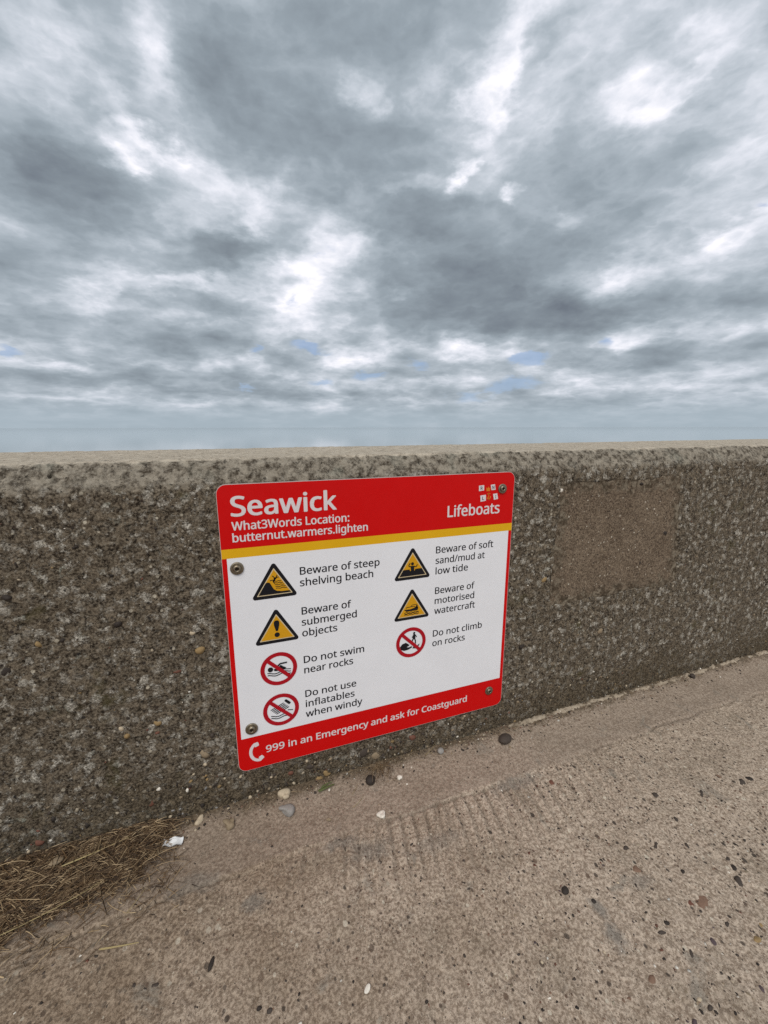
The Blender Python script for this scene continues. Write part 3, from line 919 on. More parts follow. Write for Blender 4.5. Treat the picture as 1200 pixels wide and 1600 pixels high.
# the plate: a 5 mm board with rounded corners, its face a thin red sheet
W_, H_ = SW * 1000, SH * 1000
outl = rrect(0, -H_, W_, 0, 19)
bm = bmesh.new()
fr = [bm.verts.new((x_ / 1000, 0.0, z_ / 1000)) for x_, z_ in outl]
bk = [bm.verts.new((x_ / 1000, 0.0045, z_ / 1000)) for x_, z_ in outl]
bm.faces.new(fr); bm.faces.new(list(reversed(bk)))
for i in range(len(fr)):
    j = (i + 1) % len(fr)
    bm.faces.new((fr[j], fr[i], bk[i], bk[j]))
bmesh.ops.recalc_face_normals(bm, faces=bm.faces)
me = bpy.data.meshes.new('panel'); bm.to_mesh(me); bm.free()
link_mesh('panel', me, M_EDGE, SGN)
sheet('red_face', [rrect(0.9, -H_ + 0.9, W_ - 0.9, -0.9, 18.2)], M_RED, 1, SGN)
sheet('yellow_stripe', [[(0.9, -151.8), (W_ - 0.9, -151.8), (W_ - 0.9, -132.0), (0.9, -132.0)]], M_YEL, 2, SGN)
sheet('white_field', [[(10.2, -573.5), (690.6, -573.5), (690.6, -151.8), (10.2, -151.8)]], M_WHITE, 2, SGN)


# glyph outlines of a plain humanist sans: advance, vertices (cap height = 1000) and triangles
GLYPHS = {
    '.': (375, '186 -20 154 -14 126 3 107 32 101 76 107 120 126 148 154 164 186 169 220 164 249 148 268 120 275 76 268 32 249 3 220 -14', '7 9 8 6 9 7 6 10 9 5 10 6 5 11 10 5 12 11 4 12 5 3 12 4 3 13 12 2 13 3 2 14 13 1 14 2 1 15 14 0 15 1'),
    '/': (521, '14 0 387 1000 507 1000 134 0', '0 2 1 0 3 2'),
    '3': (801, '338 -14 262 -11 192 -2 126 15 63 41 63 155 129 128 199 107 270 94 339 90 455 103 533 142 578 205 592 287 574 368 519 422 430 453 312 464 216 464 216 569 314 569 422 582 501 620 548 681 564 758 552 822 515 870 458 900 382 910 307 904 244 887 187 860 130 826 69 910 128 950 201 983 286 1006 381 1014 518 996 614 944 671 864 690 766 676 676 634 606 569 556 483 527 483 521 588 495 662 445 707 374 721 284 711 202 681 130 629 69 555 24 459 -5', '36 38 37 35 38 36 35 39 38 34 39 35 33 39 34 33 28 39 28 27 39 27 40 39 32 31 33 31 30 33 30 29 33 29 28 33 26 40 27 25 40 26 25 41 40 24 41 25 24 42 41 23 42 24 22 42 23 22 43 42 21 43 22 21 44 43 20 44 21 18 20 19 18 44 20 18 45 44 18 46 45 18 47 46 18 17 47 17 48 47 16 48 17 15 48 16 15 49 48 14 49 15 14 50 49 13 50 14 12 50 13 12 51 50 11 51 12 11 52 51 4 6 5 10 52 11 10 53 52 4 7 6 4 8 7 9 53 10 4 9 8 4 53 9 4 54 53 3 54 4 3 55 54 2 55 3 1 55 2 1 0 55'),
    '9': (801, '269 -14 239 -13 204 -11 170 -6 143 0 143 105 201 91 266 87 356 95 428 119 485 157 529 207 562 266 584 335 597 411 604 490 595 490 558 446 506 408 440 383 357 374 241 394 149 453 90 548 70 676 80 774 110 857 158 924 221 973 299 1004 389 1014 480 1002 562 966 631 905 683 820 717 710 728 573 724 466 709 361 683 261 641 172 581 95 501 36 398 -1 384 471 446 477 500 498 544 529 576 567 597 610 604 654 598 714 580 773 550 827 508 871 455 901 389 910 310 896 247 853 206 780 192 678 204 592 239 526 298 484', '29 31 30 28 31 29 28 32 31 27 32 28 27 33 32 26 57 27 57 56 27 56 33 27 55 33 56 55 34 33 54 34 55 26 58 57 53 34 54 25 58 26 25 59 58 52 34 53 52 35 34 25 60 59 24 60 25 51 35 52 50 35 51 50 36 35 24 61 60 23 61 24 49 36 50 48 36 49 23 62 61 48 37 36 47 37 48 22 62 23 46 15 47 15 37 47 22 63 62 45 16 46 16 15 46 45 17 16 14 37 15 22 44 63 44 17 45 22 17 44 14 38 37 21 17 22 21 18 17 13 38 14 21 19 18 20 19 21 13 39 38 12 39 13 11 39 12 11 40 39 10 40 11 10 41 40 9 41 10 8 41 9 4 6 5 8 42 41 7 42 8 4 7 6 4 42 7 4 43 42 3 43 4 3 0 43 2 0 3 1 0 2'),
    ':': (375, '186 -20 154 -14 126 3 107 32 101 76 107 120 126 148 154 164 186 169 220 164 249 148 268 120 275 76 268 32 249 3 220 -14 186 580 154 585 126 602 107 632 101 675 107 720 126 749 154 765 186 770 220 765 249 749 268 720 275 675 268 632 249 602 220 585', '23 25 24 22 25 23 22 26 25 21 26 22 21 27 26 20 27 21 20 28 27 19 28 20 19 29 28 18 29 19 18 30 29 17 30 18 17 31 30 16 31 17 7 9 8 6 9 7 6 10 9 5 10 6 5 11 10 5 12 11 4 12 5 3 12 4 3 13 12 2 13 3 2 14 13 1 14 2 1 15 14 0 15 1'),
    'B': (910, '136 0 136 1000 422 1000 586 986 705 945 777 869 801 752 789 671 752 606 692 558 611 531 611 524 671 510 725 487 770 455 805 412 827 355 835 284 811 164 742 74 631 19 487 0 262 574 447 574 555 585 623 616 659 667 671 738 656 809 613 856 537 883 427 892 262 892 262 106 464 106 576 119 648 158 687 218 700 294 687 365 646 421 571 457 454 469 262 469', '0 32 1 32 2 1 32 3 2 32 4 3 32 31 4 31 5 4 0 22 32 30 5 31 29 5 30 29 6 5 28 6 29 27 6 28 27 7 6 26 7 27 26 8 7 25 8 26 24 8 25 24 9 8 23 9 24 0 43 22 43 23 22 43 9 23 43 10 9 43 11 10 43 12 11 43 13 12 43 42 13 42 14 13 0 33 43 41 14 42 40 14 41 40 15 14 39 15 40 39 16 15 38 16 39 38 17 16 37 17 38 37 18 17 36 18 37 36 19 18 35 19 36 34 19 35 0 34 33 0 19 34 0 20 19 0 21 20'),
    'C': (885, '545 -14 405 2 290 49 200 125 137 228 98 355 85 501 99 644 141 768 209 871 304 949 423 998 566 1014 714 999 842 955 791 849 742 869 688 887 629 899 564 903 421 876 311 796 242 668 218 500 240 333 305 205 412 124 563 97 627 99 688 108 746 120 803 136 803 27 746 8 687 -4 622 -12', '11 13 12 11 14 13 10 14 11 10 18 14 18 17 14 17 16 14 16 15 14 9 19 10 19 18 10 9 20 19 9 21 20 8 21 9 8 22 21 7 22 8 7 23 22 6 23 7 5 23 6 5 24 23 4 24 5 4 25 24 3 25 4 3 26 25 30 32 31 2 26 3 2 27 26 29 32 30 28 32 29 27 32 28 2 32 27 1 32 2 1 33 32 1 34 33 0 34 1 0 35 34'),
    'D': (1022, '136 0 136 1000 444 1000 585 986 706 944 804 875 877 779 922 658 937 510 902 288 799 128 634 32 415 0 262 108 398 108 702 207 804 506 779 679 705 799 586 869 426 892 262 892', '0 21 1 21 2 1 21 3 2 21 4 3 21 20 4 20 5 4 0 13 21 19 5 20 19 6 5 18 6 19 17 6 18 17 7 6 16 7 17 16 8 7 16 9 8 15 9 16 15 10 9 14 10 15 14 11 10 0 14 13 0 11 14 0 12 11'),
    'E': (779, '136 0 136 1000 695 1000 695 889 262 889 262 577 669 577 669 468 262 468 262 111 695 111 695 0', '0 4 1 4 2 1 4 3 2 0 5 4 0 8 5 8 6 5 8 7 6 0 9 8 0 10 9 0 11 10'),
    'I': (475, '56 0 56 73 174 99 174 899 56 927 56 1000 417 1000 417 927 300 899 300 99 417 73 417 0', '4 6 5 4 7 6 3 7 4 3 8 7 2 8 3 2 9 8 1 9 2 1 10 9 0 10 1 0 11 10'),
    'L': (734, '136 0 136 1000 262 1000 262 112 699 112 699 0', '0 2 1 0 3 2 0 4 3 0 5 4'),
    'N': (1064, '136 0 136 1000 282 1000 815 172 821 172 819 200 817 239 815 286 813 338 811 389 811 436 811 1000 929 1000 929 0 782 0 246 831 241 831 245 776 249 709 251 635 252 559 252 0', '0 16 1 16 2 1 16 15 2 15 3 2 10 12 11 10 13 12 0 17 16 14 3 15 0 18 17 0 19 18 0 20 19 0 21 20 9 13 10 8 13 9 7 13 8 6 13 7 5 13 6 4 13 5 14 4 3 14 13 4'),
    'R': (871, '136 0 136 1000 412 1000 574 982 687 929 754 841 776 716 769 643 746 583 713 535 672 498 625 470 576 448 850 0 703 0 461 413 262 413 262 0 262 520 412 520 517 532 590 568 632 628 646 710 631 794 587 849 512 880 405 891 262 891', '0 28 1 28 2 1 28 3 2 28 4 3 28 27 4 27 26 4 26 5 4 0 18 28 25 5 26 24 5 25 24 6 5 23 6 24 23 7 6 22 7 23 22 8 7 21 8 22 21 9 8 20 9 21 20 10 9 19 10 20 0 16 18 16 19 18 16 10 19 16 11 10 16 12 11 16 15 12 15 13 12 0 17 16 14 13 15'),
    'S': (769, '346 -14 265 -11 190 -1 125 14 71 34 71 154 128 133 197 113 273 100 352 95 450 106 520 139 563 190 577 256 572 301 556 339 527 371 484 401 423 431 342 462 230 514 149 576 100 655 84 759 94 833 125 896 173 946 237 983 315 1006 403 1014 482 1010 555 999 620 981 679 958 640 850 586 871 527 888 465 900 401 903 318 893 259 863 223 817 211 758 217 711 232 674 260 642 301 613 357 586 430 556 511 523 579 487 633 446 672 398 695 339 703 268 679 149 606 60 493 5', '28 30 29 28 31 30 27 31 28 27 32 31 26 32 27 26 33 32 26 37 33 37 36 33 36 35 33 35 34 33 25 38 26 38 37 26 25 39 38 24 39 25 24 40 39 24 41 40 23 41 24 23 42 41 22 42 23 22 43 42 22 44 43 22 45 44 21 45 22 21 46 45 21 47 46 21 48 47 20 48 21 20 49 48 20 50 49 19 50 20 19 51 50 18 51 19 18 52 51 17 52 18 16 52 17 16 53 52 15 53 16 15 54 53 14 54 15 13 54 14 13 55 54 12 55 13 11 55 12 4 6 5 11 56 55 10 56 11 4 7 6 4 8 7 9 56 10 4 9 8 4 56 9 4 57 56 3 57 4 2 57 3 2 0 57 1 0 2'),
    'W': (1303, '282 0 17 1000 148 1000 304 389 320 326 333 265 343 206 352 151 360 208 373 270 388 334 405 396 581 1000 711 1000 895 392 913 328 929 264 941 204 950 151 958 205 969 264 983 326 999 391 1153 1000 1284 1000 1018 0 891 0 696 655 685 696 674 737 664 775 655 809 650 836 646 853 641 824 631 775 616 714 598 651 409 0', '0 2 1 0 3 2 11 13 12 11 33 13 33 14 13 22 24 23 22 25 24 11 34 33 32 14 33 31 14 32 11 35 34 30 14 31 11 36 35 29 14 30 28 14 29 11 37 36 27 14 28 26 14 27 11 38 37 10 38 11 26 15 14 21 25 22 0 4 3 9 38 10 26 16 15 20 25 21 0 5 4 8 38 9 0 6 5 26 17 16 19 25 20 7 38 8 0 7 6 18 25 19 26 18 17 0 38 7 26 25 18'),
    'a': (786, '301 -14 208 -1 132 40 81 109 64 209 86 308 153 382 265 429 424 448 552 452 552 497 542 577 511 627 462 655 396 664 339 659 284 646 233 628 185 606 147 699 201 724 263 744 332 759 403 763 523 748 606 703 656 625 672 511 672 0 583 0 559 106 553 106 503 53 450 15 386 -7 329 85 416 99 487 138 535 205 550 300 550 367 440 363 321 349 246 318 205 271 192 207 202 153 230 115 274 93', '22 24 23 21 24 22 21 25 24 20 25 21 19 25 20 19 13 25 13 26 25 18 17 19 17 16 19 16 15 19 15 14 19 14 13 19 12 26 13 11 26 12 11 27 26 10 27 11 10 28 27 9 28 10 8 40 9 40 28 9 7 40 8 6 40 7 5 42 6 42 41 6 41 40 6 39 28 40 5 43 42 5 44 43 4 44 5 38 28 39 4 45 44 3 45 4 3 46 45 37 30 38 30 28 38 3 47 46 36 31 37 31 30 37 3 48 47 2 48 3 36 32 31 29 28 30 35 32 36 2 35 48 2 32 35 2 33 32 1 33 2 1 34 33 0 34 1'),
    'b': (861, '475 -14 395 -6 331 18 280 54 242 95 232 95 207 0 119 0 119 1064 242 1064 242 805 242 759 240 716 238 679 235 651 242 651 280 695 331 731 395 755 475 763 601 739 700 666 763 545 784 375 763 206 699 84 600 11 457 88 545 107 607 162 644 253 657 377 606 590 454 661 353 644 289 592 254 505 242 380 242 374 254 252 288 162 353 107', '7 9 8 7 10 9 7 11 10 18 20 19 7 12 11 17 20 18 17 21 20 16 21 17 7 13 12 15 33 16 33 21 16 7 14 13 33 22 21 15 34 33 32 22 33 7 15 14 7 36 15 36 35 15 35 34 15 31 22 32 31 23 22 7 37 36 7 38 37 30 23 31 30 24 23 7 39 38 29 24 30 7 40 39 29 25 24 28 25 29 7 5 40 5 41 40 27 25 28 5 4 41 4 27 41 7 6 5 3 27 4 3 25 27 3 26 25 2 26 3 1 26 2 1 0 26'),
    'c': (672, '420 -14 326 -4 243 27 174 78 121 153 88 250 77 371 89 497 123 597 178 672 249 724 333 755 429 765 485 762 539 753 588 740 626 724 588 622 552 634 510 646 466 654 426 657 260 586 204 373 218 253 258 165 325 110 419 92 477 96 527 105 572 119 613 136 613 27 574 9 530 -4 480 -11', '11 13 12 11 14 13 10 14 11 10 15 14 10 16 15 9 16 10 9 21 16 21 20 16 20 19 16 19 18 16 18 17 16 8 21 9 8 22 21 7 22 8 7 23 22 6 23 7 6 24 23 5 24 6 5 25 24 4 25 5 4 26 25 3 26 4 30 32 31 29 32 30 3 27 26 28 32 29 27 32 28 3 32 27 2 32 3 1 32 2 1 33 32 1 34 33 1 35 34 0 35 1'),
    'd': (861, '385 -14 259 10 161 83 98 205 77 374 98 544 162 666 260 740 387 765 466 757 529 732 579 697 619 654 627 654 626 677 623 708 620 740 619 765 619 1064 742 1064 742 0 643 0 625 101 619 101 580 57 529 20 465 -6 405 88 506 105 572 153 608 235 620 350 620 373 609 496 574 588 508 644 403 662 316 643 254 583 217 491 204 371 217 252 254 162 317 107', '17 19 18 17 20 19 7 9 8 16 20 17 7 10 9 6 10 7 15 20 16 6 11 10 14 20 15 6 36 11 36 12 11 13 20 14 5 37 6 37 36 6 35 12 36 35 13 12 35 34 13 34 33 13 33 20 13 5 38 37 5 39 38 4 39 5 32 20 33 4 40 39 3 40 4 31 20 32 3 41 40 30 20 31 3 42 41 29 20 30 2 42 3 2 43 42 28 22 29 22 20 29 2 27 43 27 23 28 23 22 28 27 24 23 21 20 22 2 24 27 1 24 2 1 25 24 1 26 25 0 26 1'),
    'e': (790, '438 -14 338 -3 250 29 177 84 123 159 88 255 77 370 87 484 118 581 168 659 235 717 316 753 409 765 499 754 575 723 636 672 681 604 709 522 718 426 718 352 204 352 222 239 270 158 344 108 444 91 511 94 571 104 627 121 685 143 685 35 628 13 571 -2 510 -11 207 450 590 450 579 536 546 604 489 649 408 664 329 650 268 607 227 539', '11 13 12 11 14 13 10 14 11 10 15 14 9 15 10 9 38 15 38 37 15 37 16 15 9 39 38 8 39 9 8 40 39 36 16 37 8 41 40 35 16 36 35 17 16 7 41 8 7 33 41 34 17 35 34 18 17 6 33 7 6 34 33 6 18 34 6 19 18 5 20 6 20 19 6 5 21 20 4 21 5 4 22 21 3 22 4 3 23 22 27 29 28 26 29 27 3 24 23 25 29 26 24 29 25 3 29 24 2 29 3 2 30 29 1 30 2 1 31 30 1 32 31 0 32 1'),
    'f': (482, '153 0 153 655 21 655 21 713 153 755 153 798 169 923 217 1008 294 1055 396 1071 439 1070 478 1064 513 1055 542 1046 510 950 486 957 458 964 428 969 398 971 344 960 306 929 283 876 276 800 276 751 465 751 465 655 276 655 276 0', '8 10 9 8 11 10 8 12 11 7 12 8 7 13 12 7 16 13 16 15 13 15 14 13 6 19 7 19 18 7 18 17 7 17 16 7 6 20 19 6 21 20 5 21 6 5 22 21 5 23 22 4 23 5 3 23 4 3 24 23 3 25 24 2 25 3 1 25 2 0 26 1 26 25 1 0 27 26'),
    'g': (861, '406 -336 256 -324 136 -289 136 -175 261 -219 413 -234 499 -220 565 -177 607 -110 620 -22 620 7 621 27 622 55 623 82 625 99 619 99 523 14 387 -14 257 12 159 88 98 211 77 374 98 535 159 659 256 738 385 765 456 758 519 737 574 701 620 651 627 651 644 751 742 751 742 -13 722 -154 660 -255 556 -316 405 87 503 102 570 148 609 227 622 345 622 374 609 506 569 595 500 644 402 661 319 642 256 586 217 495 204 373 217 250 256 160 318 105', '24 26 25 24 27 26 30 32 31 30 33 32 23 27 24 23 28 27 23 46 28 46 29 28 23 47 46 45 29 46 22 47 23 45 30 29 45 44 30 44 43 30 43 33 30 22 48 47 22 49 48 21 49 22 42 33 43 21 50 49 20 50 21 41 33 42 20 51 50 40 33 41 20 52 51 39 14 40 14 33 40 19 52 20 19 53 52 38 14 39 19 37 53 37 15 38 15 14 38 37 16 15 13 33 14 18 37 19 18 16 37 12 33 13 11 33 12 10 33 11 18 17 16 9 33 10 9 34 33 8 34 9 7 34 8 7 35 34 2 4 3 6 35 7 2 5 4 5 35 6 2 35 5 2 36 35 1 36 2 1 0 36'),
    'h': (866, '119 0 119 1064 242 1064 242 752 241 698 235 647 244 647 287 697 342 734 407 756 478 763 598 747 683 698 735 613 752 489 752 0 630 0 630 480 588 616 462 661 356 643 289 590 254 504 242 388 242 0', '0 2 1 0 3 2 9 11 10 8 11 9 0 4 3 8 12 11 7 12 8 7 13 12 0 5 4 6 19 7 19 13 7 6 20 19 18 13 19 0 6 5 0 22 6 22 21 6 21 20 6 17 13 18 17 14 13 0 23 22 17 15 14 16 15 17 0 24 23'),
    'i': (361, '119 0 119 751 242 751 242 0 182 875 154 880 130 895 114 919 109 954 114 989 130 1013 154 1027 182 1032 209 1027 232 1013 248 989 254 954 248 919 232 895 209 880', '11 13 12 10 13 11 10 14 13 9 14 10 9 15 14 8 15 9 8 16 15 7 16 8 7 17 16 6 17 7 6 18 17 5 18 6 5 19 18 4 19 5 0 2 1 0 3 2'),
    'j': (361, '31 -336 -2 -335 -31 -331 -56 -326 -77 -319 -77 -220 -56 -225 -34 -230 -10 -233 15 -234 56 -228 90 -209 112 -174 119 -116 119 751 242 751 242 -112 230 -206 192 -277 126 -321 182 875 154 880 130 895 114 919 109 954 114 989 130 1013 154 1027 182 1032 209 1027 232 1013 248 989 254 954 248 919 232 895 209 880', '27 29 28 26 29 27 26 30 29 25 30 26 25 31 30 24 31 25 24 32 31 23 32 24 23 33 32 22 33 23 22 34 33 21 34 22 21 35 34 20 35 21 13 15 14 13 16 15 13 17 16 12 17 13 11 17 12 11 18 17 10 18 11 4 6 5 4 7 6 9 18 10 4 8 7 4 9 8 4 18 9 4 19 18 3 19 4 3 0 19 2 0 3 1 0 2'),
    'k': (748, '119 0 119 1064 241 1064 241 508 241 482 239 450 238 416 235 387 241 387 251 400 266 419 283 440 300 461 317 481 331 497 570 751 714 751 410 430 735 0 587 0 326 350 241 276 241 0', '0 2 1 0 3 2 14 16 15 14 17 16 0 4 3 13 17 14 0 5 4 12 17 13 11 17 12 0 6 5 10 17 11 10 18 17 9 20 10 20 18 10 0 7 6 8 20 9 0 8 7 0 21 8 21 20 8 19 18 20 0 22 21'),
    'l': (361, '119 0 119 1064 242 1064 242 0', '0 2 1 0 3 2'),
    'm': (1310, '119 0 119 751 218 751 237 648 244 648 285 700 338 736 400 758 465 765 611 733 695 639 702 639 746 695 805 734 872 757 943 765 1054 748 1133 700 1180 614 1196 489 1196 0 1074 0 1074 483 1036 617 922 661 828 645 765 598 730 521 718 415 718 0 597 0 597 483 558 617 443 661 347 644 286 591 253 506 242 389 242 0', '7 9 8 14 16 15 6 9 7 13 16 14 0 2 1 0 3 2 13 17 16 5 9 6 12 17 13 5 10 9 4 33 5 33 10 5 12 18 17 11 24 12 24 18 12 4 34 33 32 10 33 11 25 24 23 18 24 0 4 3 0 36 4 36 35 4 35 34 4 11 26 25 32 11 10 32 26 11 31 26 32 22 18 23 22 19 18 31 27 26 31 28 27 0 37 36 22 20 19 30 28 31 21 20 22 30 29 28 0 38 37'),
    'n': (866, '119 0 119 751 218 751 237 648 244 648 287 700 345 736 411 758 480 765 598 748 683 700 735 614 752 489 752 0 630 0 630 480 588 616 462 661 357 644 290 591 254 506 242 389 242 0', '7 9 8 6 9 7 0 2 1 0 3 2 6 10 9 5 10 6 4 10 5 4 17 10 17 11 10 4 18 17 16 11 17 0 4 3 0 20 4 20 19 4 19 18 4 15 11 16 15 12 11 0 21 20 15 13 12 14 13 15 0 22 21'),
    'o': (847, '422 -14 328 -3 244 32 175 88 122 165 88 261 77 377 100 542 171 664 282 739 426 765 522 753 606 719 675 664 728 588 761 492 772 377 748 211 677 88 566 12 424 88 523 108 591 166 631 258 644 377 631 495 591 585 522 642 423 661 324 642 256 585 217 495 204 377 218 258 257 166 325 108', '9 11 10 9 12 11 8 12 9 8 13 12 7 29 8 29 28 8 28 13 8 28 27 13 27 14 13 7 30 29 26 14 27 26 15 14 7 31 30 25 15 26 6 31 7 6 32 31 24 15 25 24 16 15 5 32 6 5 33 32 23 16 24 23 17 16 4 33 5 4 34 33 22 17 23 22 18 17 4 35 34 21 18 22 3 35 4 3 20 35 20 18 21 3 18 20 3 19 18 2 19 3 1 19 2 1 0 19'),
    'p': (861, '119 -336 119 751 220 751 237 648 242 648 281 694 331 731 394 756 476 765 601 741 700 668 763 547 784 377 763 208 700 85 601 11 475 -14 395 -6 331 19 281 54 242 95 234 95 237 68 239 35 242 1 242 -28 242 -336 457 88 519 98 569 126 608 171 635 229 651 299 657 378 644 494 607 584 544 642 454 661 356 645 292 597 256 515 242 401 242 377 254 254 288 163 353 107', '7 9 8 6 9 7 0 2 1 0 3 2 6 10 9 5 10 6 4 37 5 37 10 5 37 36 10 36 11 10 4 38 37 0 4 3 0 40 4 40 39 4 39 38 4 35 11 36 34 11 35 34 12 11 0 41 40 33 12 34 0 42 41 32 12 33 0 43 42 32 13 12 31 13 32 0 21 43 21 44 43 30 13 31 30 14 13 29 14 30 21 45 44 28 14 29 21 20 45 20 27 45 27 14 28 0 22 21 19 27 20 19 14 27 19 15 14 0 23 22 18 15 19 0 24 23 17 15 18 17 16 15 0 25 24 0 26 25'),
    'r': (578, '119 0 119 751 220 751 234 613 239 613 281 671 333 720 396 754 469 765 491 764 515 763 538 760 557 756 542 643 523 647 502 650 481 652 461 653 405 645 353 621 308 583 272 533 250 471 242 401 242 0', '7 9 8 7 10 9 7 11 10 7 12 11 7 13 12 6 13 7 0 2 1 0 3 2 5 16 6 16 15 6 15 14 6 14 13 6 4 18 5 18 17 5 17 16 5 4 19 18 4 20 19 0 4 3 0 22 4 22 21 4 21 20 4 0 23 22 0 24 23'),
    's': (671, '308 -14 235 -11 173 -1 120 14 73 34 73 146 122 124 181 104 246 90 311 85 392 93 447 116 478 151 489 196 485 223 473 246 452 269 418 291 370 315 304 342 236 370 179 398 133 429 99 465 78 510 71 566 91 650 149 713 239 752 353 765 419 761 481 751 539 735 592 714 550 616 502 634 451 650 398 660 345 664 278 658 229 639 199 610 189 573 194 544 207 520 232 499 268 478 318 456 382 430 449 403 504 375 549 343 581 307 601 262 608 207 588 111 527 42 431 0', '28 30 29 28 31 30 27 31 28 27 32 31 27 33 32 27 36 33 36 35 33 35 34 33 26 38 27 38 37 27 37 36 27 26 39 38 26 40 39 25 40 26 25 41 40 25 42 41 25 43 42 24 43 25 24 44 43 24 45 44 23 45 24 23 46 45 23 47 46 22 47 23 22 48 47 22 49 48 21 49 22 21 50 49 20 50 21 20 51 50 19 51 20 19 52 51 18 52 19 17 52 18 17 53 52 16 53 17 15 53 16 15 54 53 14 54 15 13 54 14 13 55 54 12 55 13 11 55 12 4 6 5 4 7 6 10 55 11 10 56 55 4 8 7 9 56 10 4 9 8 4 56 9 4 57 56 3 57 4 2 57 3 2 0 57 1 0 2'),
    't': (506, '349 -14 292 -9 240 6 195 34 160 77 137 138 129 218 129 655 22 655 22 714 130 763 179 923 252 923 252 751 469 751 469 655 252 655 252 221 260 162 285 120 323 95 370 87 398 88 427 92 454 97 475 102 475 8 451 -1 419 -8 383 -12', '10 12 11 10 13 12 9 13 10 9 14 13 9 15 14 8 15 9 7 15 8 6 16 7 16 15 7 6 17 16 6 18 17 5 18 6 5 19 18 4 19 5 4 20 19 24 26 25 23 26 24 4 21 20 22 26 23 21 26 22 4 26 21 3 26 4 2 26 3 2 27 26 1 27 2 1 28 27 1 29 28 0 29 1'),
    'u': (866, '384 -14 265 2 179 51 128 136 111 259 111 751 235 751 235 268 277 133 402 88 508 106 575 158 611 244 623 360 623 751 746 751 746 0 646 0 627 99 622 99 578 48 521 13 454 -7', '4 6 5 4 7 6 13 15 14 13 16 15 12 16 13 4 8 7 3 8 4 11 16 12 10 18 11 18 16 11 2 8 3 2 9 8 9 19 10 19 18 10 9 20 19 17 16 18 2 20 9 1 20 2 1 21 20 1 22 21 0 22 1'),
    'v': (711, '284 0 0 751 132 751 291 308 303 276 315 239 327 203 338 167 346 136 352 109 357 109 364 136 373 168 384 204 397 241 409 277 420 308 580 751 711 751 426 0', '0 2 1 0 3 2 16 18 17 16 19 18 0 4 3 15 19 16 14 19 15 0 5 4 13 19 14 0 6 5 12 19 13 0 7 6 11 19 12 0 8 7 10 19 11 0 9 8 0 10 9 0 19 10'),
    'w': (1101, '221 1 15 752 143 752 246 352 262 291 276 230 288 173 296 127 301 127 307 154 314 186 323 222 332 260 342 296 352 329 485 752 619 752 748 329 763 279 778 225 790 173 798 129 804 129 811 171 823 225 838 288 854 352 959 752 1085 752 877 1 732 1 604 424 587 481 572 537 560 586 552 623 546 623 539 586 528 537 514 481 496 423 361 1', '0 2 1 0 3 2 14 16 15 14 36 16 36 35 16 35 17 16 26 28 27 26 29 28 14 37 36 34 17 35 14 38 37 33 17 34 14 39 38 32 17 33 31 17 32 14 40 39 30 17 31 14 41 40 0 4 3 25 29 26 13 41 14 30 18 17 12 41 13 0 5 4 24 29 25 30 19 18 11 41 12 0 6 5 30 20 19 23 29 24 10 41 11 9 41 10 0 7 6 30 21 20 22 29 23 8 41 9 30 22 21 30 29 22 0 8 7 0 41 8'),
    'y': (714, '118 -336 86 -335 59 -333 35 -329 15 -325 15 -227 32 -230 53 -232 75 -235 98 -235 156 -226 202 -199 237 -157 265 -102 304 -3 1 751 133 751 296 324 315 269 333 216 348 166 359 119 364 119 375 159 390 211 408 268 429 325 581 751 714 751 391 -104 346 -199 289 -273 215 -320', '14 16 15 14 17 16 26 28 27 26 29 28 25 29 26 14 18 17 14 19 18 24 29 25 14 20 19 23 29 24 14 21 20 22 29 23 14 22 21 14 29 22 13 29 14 12 29 13 12 30 29 11 30 12 10 30 11 10 31 30 9 31 10 4 6 5 4 7 6 4 8 7 4 9 8 4 31 9 4 32 31 4 0 32 3 0 4 2 0 3 1 0 2'),
    ' ': (364, '', ''),
}


def glyph_run(body):
    Vs, Fs, off, x = [], [], 0, 0
    for ch in body:
        adv, v, t = GLYPHS[ch]
        if v:
            v = np.array(v.split(), float).reshape(-1, 2)
            t = np.array(t.split(), int).reshape(-1, 3)
            Vs.append(v + [x, 0])
            Fs.append(t + off)
            off += len(v)
        x += adv
    return np.concatenate(Vs), np.concatenate(Fs)


def text_line(body, x0, base, width, cap, mat, offset=0.4, level=4, label=None, parent=None):
    co, F = glyph_run(body)
    n = len(co)
    x_min, x_max = co[:, 0].min(), co[:, 0].max()
    # a bolder weight: copies of the glyphs nudged sideways and up, each a hair deeper than the last
    sx_ = (width - 2 * offset) / (x_max - x_min)
    Vs_, Fs_ = [], []
    for q_, (ox, oz) in enumerate(((0, 0), (-1, 0), (1, 0), (0, -0.6), (0, 0.6), (-0.7, -0.45), (0.7, 0.45), (0.7, -0.45), (-0.7, 0.45), (-0.5, 0), (0.5, 0))):
        Vs_.append(np.stack([((co[:, 0] - x_min) * sx_ + offset * (1 + ox)) / 1000, np.full(n, 0.00001 * q_), (co[:, 1] * cap / 1000 + offset * oz) / 1000], 1))
        Fs_.append(F + n * q_)
    o = link_mesh('lettering', np_mesh('lettering', np.concatenate(Vs_), np.concatenate(Fs_), False), mat, parent or SGN)
    o.location = (x0 / 1000, -0.0003 * level, base / 1000)
    if label: o['label'] = label
    return o


